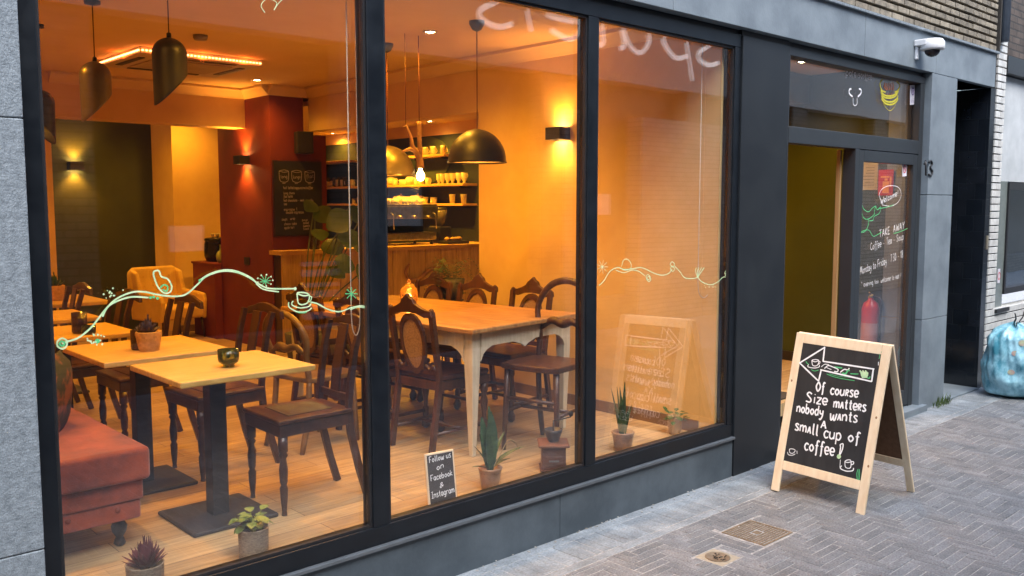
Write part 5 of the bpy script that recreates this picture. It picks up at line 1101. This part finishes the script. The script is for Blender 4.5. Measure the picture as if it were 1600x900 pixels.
# curled vine ornament seen on the counter front
cv = thing('curled_wood_ornament', 'twisting carved wooden branch ornament on the bar front', 'ornament'); m_ = MB(); P = cr([at(px,py,y=4.90) for px, py in ((640,412),(634,424),(640,436),(652,437),(664,428),(676,420),(688,428),(694,430),(690,418))], 5); m_.tube(P, [.012+.014*math.sin(math.pi*i/(len(P)-1)) for i in range(len(P))], 8); m_.build('branch', M_drift, cv)
# fire extinguisher, sign, notice inside the hall
ex = thing('fire_extinguisher', 'red fire extinguisher hanging inside behind the glass door', 'fire extinguisher', (7.62,.40,.42)); M_fr = mat('fire_red', (.5,.03,.03), (.42,.025,.025), scale=4, rough=.3)
m_ = MB(); m_.lathe([(.06,0),(.075,.02),(.075,.42),(.06,.47),(.025,.5),(.02,.52)], n=24); m_.build('cylinder', M_fr, ex)
m_ = MB(); m_.tube([(0,0,.5),(0,0,.55)], .018, 10); m_.tube([(0,0,.55),(-.08,-.02,.57)], .008, 6); m_.tube([(0,0,.53),(-.09,-.02,.53)], .007, 6); m_.build('valve', mat('brass_valve', (.5,.35,.12), rough=.35, metal=.6), ex); m_ = MB(); m_.tube(cr([(.0,-.02,.53),(-.02,-.1,.5),(-.03,-.1,.3),(-.01,-.085,.12)], 4), .01, 8); m_.build('hose', M_blackm, ex); B(.078,.13,-.02,.02,.3,.36).build('wall_bracket', M_blackm, ex)
m_ = MB(); n=12; m_.lathe([(.0762,.14),(.0762,.3)], n=24); m_.f = m_.f[:24]; m_.s = m_.s[:24]; m_.build('instruction_label', mat('label_pale_red', (.5,.22,.2), rough=.5), ex)
fs_ = thing('fire_sign', 'red fire extinguisher sign on the wall behind glass door', 'sign'); a_, b_ = at(1384,270,x=7.6).y, at(1401,306,x=7.6).y
B(7.60, 7.606, .235, .365, 1.83, 2.05).build('panel', M_fr, fs_); m_ = MB(); m_.box(7.5975,7.599,.27,.325,1.85,1.95); m_.box(7.5975,7.599,.285,.31,1.955,1.975); m_.box(7.5975,7.599,.27,.345,1.98,1.995); m_.box(7.5975,7.599,.25,.265,1.90,1.99); m_.build('pictogram', mat('orange_pictogram', (.85,.4,.1), rough=.5), fs_)
B(7.606, 7.62, .28, .3, 1.9, 1.95).build('sign_fixing', M_blackm, fs_)
nt_ = thing('wall_notice', 'printed paper notice on the green wall behind the glass door', 'notice'); B(7.745, 7.7495, .44, .62, 1.88, 2.13).build('sheet', mat('paper', (.42,.42,.36), rough=.8), nt_)
m_ = MB()
for i in range(7): m_.box(7.7435,7.7445,.47,.59-random.uniform(0,.06),1.92+i*.026,1.926+i*.026)
m_.build('print', mat('grey_ink', (.2,.2,.19), rough=.8), nt_)
# ------------------------------------------------------------------ A-board
ab = thing('pavement_sign', 'pine framed A board chalk sign about a small cup of coffee', 'sandwich board')
TL, TR = Vector((5.03,-.345,.955)), Vector((5.03,-.955,.95)); BL, BR = Vector((4.80,-.31,0)), Vector((4.78,-.925,0))
TL, TR = at(1245,519,x=5.03), at(1393,540,x=5.03); BL, BR = at(1204,766,z=0), at(1341,803,z=0)
uA = (TR-TL).normalized(); wA = (TR-TL).length; vA = (BL-TL+BR-TR)/2; hA = vA.length; vA = vA.normalized(); vA = (vA-uA*vA.dot(uA)).normalized(); nA = uA.cross(vA).normalized()
if nA.x > 0: nA = -nA
def ap(a, b, d=0): return TL+uA*a+vA*b+nA*d
T = .016; fwid = .052
f = MB()
f.obox(ap(fwid/2, hA/2, -T/2), uA*fwid/2, vA*hA/2, nA*T/2); f.obox(ap(wA-fwid/2, hA/2, -T/2), uA*fwid/2, vA*hA/2, nA*T/2)
f.obox(ap(wA/2, .03, -T/2), uA*(wA/2-fwid-.0005), vA*.03, nA*(T/2-.0006)); f.obox(ap(wA/2, hA-.165, -T/2), uA*(wA/2-fwid-.0005), vA*.028, nA*(T/2-.0006))
f.build('front_frame', M_pine, ab, bevel=.003)
f = MB(); f.obox(ap(wA/2, (hA-.19+.06)/2, -.0055), uA*(wA/2-fwid+.004), vA*((hA-.19-.06)/2+.004), nA*.003); pn = f.build('blackboard', M_board, ab)
f = MB()
for i in range(3):
    a = [(.02,.3),(wA-.02,.42),(wA-.02,.7)][i]; n=8; c_ = ap(a[0], a[1], .0006); f.add([c_+uA*.006*math.cos(2*math.pi*k/n)+vA*.008*math.sin(2*math.pi*k/n) for k in range(n)], [tuple(range(n))])
f.build('wood_knot', mat('knot', (.3,.15,.06), rough=.6), ab)
# rear leaf
RB = at(1419,768,z=0); rvR = RB-TR; rt = TL+Vector((.02,0,-.004)); rtR = TR+Vector((.02,0,-.004)); rv = Vector((RB.x-rtR.x, 0, -rtR.z)); rl = rv.length; rv.normalize(); rn = Vector((-rv.z,0,rv.x)); rn = rn if rn.x > 0 else -rn
def rp(a, b, d=0): return rt+uA*a+rv*b+rn*d
f = MB(); f.obox(rp(.022,rl/2,T/2), uA*.022, rv*rl/2, rn*T/2); f.obox(rp(wA-.022,rl/2,T/2), uA*.022, rv*rl/2, rn*T/2); f.obox(rp(wA/2,.03,T/2), uA*(wA/2-.0225), rv*.03, rn*(T/2-.0006)); f.obox(rp(wA/2,rl-.2,T/2), uA*(wA/2-.0225), rv*.025, rn*(T/2-.0006)); f.build('rear_frame', M_pine, ab, bevel=.003)
f = MB(); f.obox(rp(wA/2,(rl-.2)/2,.009), uA*(wA/2-.03), rv*((rl-.25)/2), rn*.002); f.build('rear_board', M_hard, ab)
f = MB()
for a in (.03, wA-.03): f.tube([rp(a,.012,-.0), rp(a,.03,-.004)], .006, 8)
f.build('hinge', M_steel, ab)
# chalk marker writing
Pn = ap(.1,.1,-.0012)
def bpx(x, y): return on_plane(1240+x/4.735, 510+y/4.735, Pn, nA)     # traced in the enlarged view of the board
def bq(x, y): return on_plane(1190+x/2.8125, 500+y/2.8125, Pn, nA)
w1, w2, w3 = MB(), MB(), MB()
w4, w5 = MB(), MB()
def bl(mb, pts, wv=.007, k=4, f=bpx, lift=0): mb.strip(cr([f(*p) for p in pts], k) if k > 1 else [f(*p) for p in pts], wv, nA, lift=lift)
arrow = [(45,270),(230,155),(218,258),(590,315),(578,408),(205,322),(185,405),(45,270)]
for i, (a, b) in enumerate(zip(arrow, arrow[1:])): bl(w4, [a, ((a[0]+b[0])/2,(a[1]+b[1])/2), (b[0]+(b[0]-a[0])*.02, b[1]+(b[1]-a[1])*.02)], .010, 1, lift=.0002*i)
bl(w4, [(135,252),(140,285),(160,293),(180,282),(186,252),(160,245),(135,252),(160,262),(186,252)], .005); bl(w4, [(186,258),(196,262),(190,278),(180,280)], .004); bl(w4, [(112,280),(106,298),(150,308),(188,300),(190,286)], .005)
bl(w2, [(90,258),(100,272),(112,282)], .005); bl(w2, [(130,318),(155,330),(186,322)], .004); bl(w4, [(205,300),(230,280),(262,285),(240,300),(280,320)], .004); bl(w4, [(228,312),(255,290),(290,300),(328,318),(322,335),(300,332)], .006)
bl(w4, [(345,340),(375,318),(400,322),(412,308)], .007); bl(w2, [(360,345),(385,350),(400,328),(415,325)], .01); bl(w2, [(300,300),(330,304),(360,308)], .008)
for i in range(9): bl(w3, [(490+i*7,325+(i%3)*10),(500+i*6,345),(505+i*5,370+(i%2)*12)], .009, lift=.0001*i)
bl(w2, [(420,350),(450,352),(480,352)], .006); bl(w2, [(545,380),(560,384),(566,370)], .006); bl(w2, [(245,352),(290,370),(350,385),(452,402)], .004); bl(w2, [(262,350),(330,368),(430,378)], .003)
bl(w2, [(520,162),(560,172),(620,180),(650,190),(652,230),(645,262)], .004); bl(w2, [(590,188),(628,196),(638,214),(632,240)], .004); bl(w4, [(515,162),(530,164)], .005,1); bl(w4, [(628,262),(627,288)], .005,1); bl(w3,[(66,102),(74,104)],.008,1)
def bt2(s, a, b, h, pen=.0092, small=.7): write(w1, s, bq(*a), bq(*b), bq(a[0]+h*.12,a[1]-h)-bq(*a), pen, nA, small=small)
bt2('Of', (238,312), (276,318), 42); bt2('cou^Rse', (302,326), (424,340), 44, small=.62); bt2('Size', (194,360), (288,374), 44); bt2('m^Atte^Rs', (316,384), (458,402), 44, small=.65)
bt2('nobody', (154,403), (270,424), 42); bt2('w^Ants', (300,437), (420,450), 46, small=.62); bt2('^A', (260,474), (284,478), 44, small=.72); bt2('sm^All', (146,482), (248,508), 46, small=.62)
bt2('cup', (273,516), (350,530), 50); bt2('of', (380,532), (430,542), 46); bt2('coffee', (188,570), (318,597), 50)
bl(w1, [(342,592),(347,560),(346,548),(358,545),(355,568),(345,592)], .007, f=bq); bl(w3, [(334,598),(340,594),(345,600),(339,606),(334,600),(340,598)], .012, f=bq)
bl(w1, [(366,622),(368,645),(382,652),(392,645),(392,618),(378,615),(366,622),(380,626),(402,622),(404,632),(394,636)], .005, f=bq); bl(w1, [(352,640),(346,652),(372,664),(400,662),(404,650)], .006, f=bq); bl(w1, [(346,614),(344,648)], .004, 1, f=bq)
bl(w1, [(122,568),(124,582),(136,586),(146,578),(146,570),(132,566),(122,568)], .004, f=bq); bl(w1, [(114,580),(118,592),(136,594),(148,588)], .004, f=bq); bl(w1,[(155,574),(156,588)],.004,1,f=bq)
bl(w2, [(102,500),(98,540),(88,590),(78,632)], .003, f=bq); bl(w3, [(104,496),(102,520)], .004, 1, f=bq); bl(w2, [(184,660),(200,652),(232,660),(278,684)], .004, f=bq); bl(w2, [(190,664),(220,664),(250,676),(276,686)], .004, f=bq); bl(w2, [(424,655),(418,680),(424,715),(430,690),(430,655)], .004, f=bq); bl(w2, [(428,660),(424,690),(426,712)], .003, f=bq); bl(w1,[(80,632),(88,640)],.004,1,f=bq)
w1.build('chalk_lettering', M_chalk, pn); w4.build('arrow_drawing', M_chalk, pn); w2.build('green_chalk_line', M_gchalk, pn); w3.build('pale_green_chalk', M_pale, pn)
# ------------------------------------------------------------------ rubbish bag
rb = thing('rubbish_bag', 'full translucent blue rubbish bag tied with dark handles by the wall', 'rubbish bag', (8.93,-.36,0))
def bag_pt(th, t):
    base = .28*(.80+.2*min(1, t*4))*(1-.16*max(0, t-.45)/.4)
    if t > .82: base *= max(.12, max(0, math.cos((t-.82)/.18*math.pi/2))**.7)
    if t < .05: base *= .55+9*t
    cr_ = .05*math.sin(3*th+1)+.035*math.sin(6*th+t*7)+.03*math.sin(t*17+th*3)+.02*abs(math.sin(13*th-6*t))+.02*math.sin(23*th+t*11)*(.3+t)
    r = base*(1+cr_)
    return Vector((r*math.cos(th)*1.05, r*math.sin(th)*.88, .66*t*(1+.02*math.sin(5*th)+.02*math.sin(9*th))))
m_ = MB(); n, k_ = 96, 44; vs = [bag_pt(2*math.pi*i/n, j/k_) for j in range(k_+1) for i in range(n)]
m_.add(vs, [(j*n+i, j*n+(i+1)%n, (j+1)*n+(i+1)%n, (j+1)*n+i) for j in range(k_) for i in range(n)]+[tuple(range(n))[::-1]], True)
M_bag = mat('blue_plastic_film', (.36,.64,.74), (.05,.24,.32), scale=9, rough=.34, bump=1.0, bscale=20, lo=.36, hi=.6, coat=.25, stretch=(1,1,.7), detail=10); m_.build('film', M_bag, rb)
m_ = MB()
for sx in (-1,1): m_.tube(cr([(sx*.03,0,.62),(sx*.07,0,.68),(sx*.06+.03*sx,-.02,.72),(sx*.12,-.02,.77)], 4), .012, 6, flat=.4)
m_.build('tie_handle', M_blackm, rb)
m_ = MB(); n = 20; c_ = Vector((-.10,-.245,.3)); 
for i, (th, t, r_) in enumerate(((3.75,.78,.035),(3.5,.66,.03),(4.1,.74,.025),(3.4,.4,.03),(4.3,.3,.03))):
    p_ = bag_pt(th, t); d = Vector((math.cos(th), math.sin(th), .1)).normalized(); u_ = Vector((-math.sin(th), math.cos(th), 0)); q_ = d.cross(u_); nn = 9
    m_.add([p_+d*.004+u_*r_*math.cos(2*math.pi*a/nn)+q_*r_*.8*math.sin(2*math.pi*a/nn) for a in range(nn)], [tuple(range(nn))])
m_.build('wrapper_scrap', mat('yellow_red_scraps', (.42,.5,.3), (.45,.3,.28), scale=14, rough=.4), rb) 
# ------------------------------------------------------------------ drain covers, weed, litter
M_iron = mat('rusty_iron', (.24,.19,.13), (.14,.10,.065), scale=25, rough=.7, bump=.3, metal=.2); M_slot = mat('dark_slot', (.02,.016,.012), rough=.9)
gd = thing('drain_cover', 'square ribbed rusty drain cover in the pavement', 'drain cover'); x0,x1,y0,y1 = 3.995,4.275,-.795,-.535
B(x0,x1,y0,y1,-.012,-.006).build('cover_base', M_slot, gd)
f = MB(); f.box(x0,x1,y0,y0+.012,-.01,.002); f.box(x0,x1,y1-.012,y1,-.01,.002); f.box(x0,x0+.012,y0+.0125,y1-.0125,-.01,.002); f.box(x1-.012,x1,y0+.0125,y1-.0125,-.01,.002); f.build('cover_rim', M_iron, gd)
f = MB(); k = 0; y = y0+.022
while y < y1-.024:
    if abs(y-(y0+y1)/2) < .03: f.box(x0+.018,x0+.10,y,y+.009,-.008,.0015); f.box(x1-.10,x1-.018,y,y+.009,-.008,.0015)
    else: f.box(x0+.018,x1-.018,y,y+.009,-.008,.0015)
    y += .0175
f.box((x0+x1)/2-.02,(x0+x1)/2+.02,(y0+y1)/2-.018,(y0+y1)/2+.018,-.008,.001); f.build('cover_rib', M_iron, gd)
rd = thing('valve_cover', 'small round iron valve cover set in pale mortar', 'valve cover', (3.695,-.715,0))
B(-.08,.08,-.08,.08,-.012,-.002).build('mortar_bed', mat('pale_mortar', (.38,.33,.24), (.28,.25,.19), scale=30, rough=.9, bump=.4), rd)
m_ = MB(); m_.lathe([(.062,-.0019),(.062,.002),(.055,.002),(.054,.0005),(.0,.0005)], n=32); m_.build('lid', M_iron, rd)
m_ = MB(); 
for i in range(26):
    a = random.uniform(0,6.28); r = random.uniform(.008,.048); m_.obox((r*math.cos(a), r*math.sin(a), .0014), (.004,.001,0), (-.001,.003,0), (0,0,.0012))
m_.build('lid_stud', M_slot, rd)
we = MB()
for i in range(60):
    x = 7.95+random.uniform(-.12,.2); y = -.062-random.uniform(0,.05); a = random.uniform(0,6.28); we.leaf((x,y,0), (x+math.cos(a)*.03,y-abs(math.sin(a))*.03,random.uniform(.03,.11)), .008, .1, .3, 3)
tag(we.build('weed_tuft', mat('weed_green', (.12,.18,.05), (.06,.1,.03), scale=9, rough=.6)), 'tuft of green weeds at the foot of the stone door pier', 'weed')
lt_ = MB()
for i in range(260):
    x, y = random.uniform(2,9), (random.uniform(-3.2,-.1) if i < 90 else -.005-abs(random.gauss(0,.03))); s = random.uniform(.003,.008); a = random.uniform(0,3); lt_.obox((x,y,.004), (s*math.cos(a),s*math.sin(a),0), (-s*.6*math.sin(a),s*.6*math.cos(a),0), (0,0,.0012))
o = lt_.build('street_litter', mat('litter_white', (.5,.5,.48), (.15,.13,.1), scale=3, rough=.8)); o['kind'] = 'stuff'
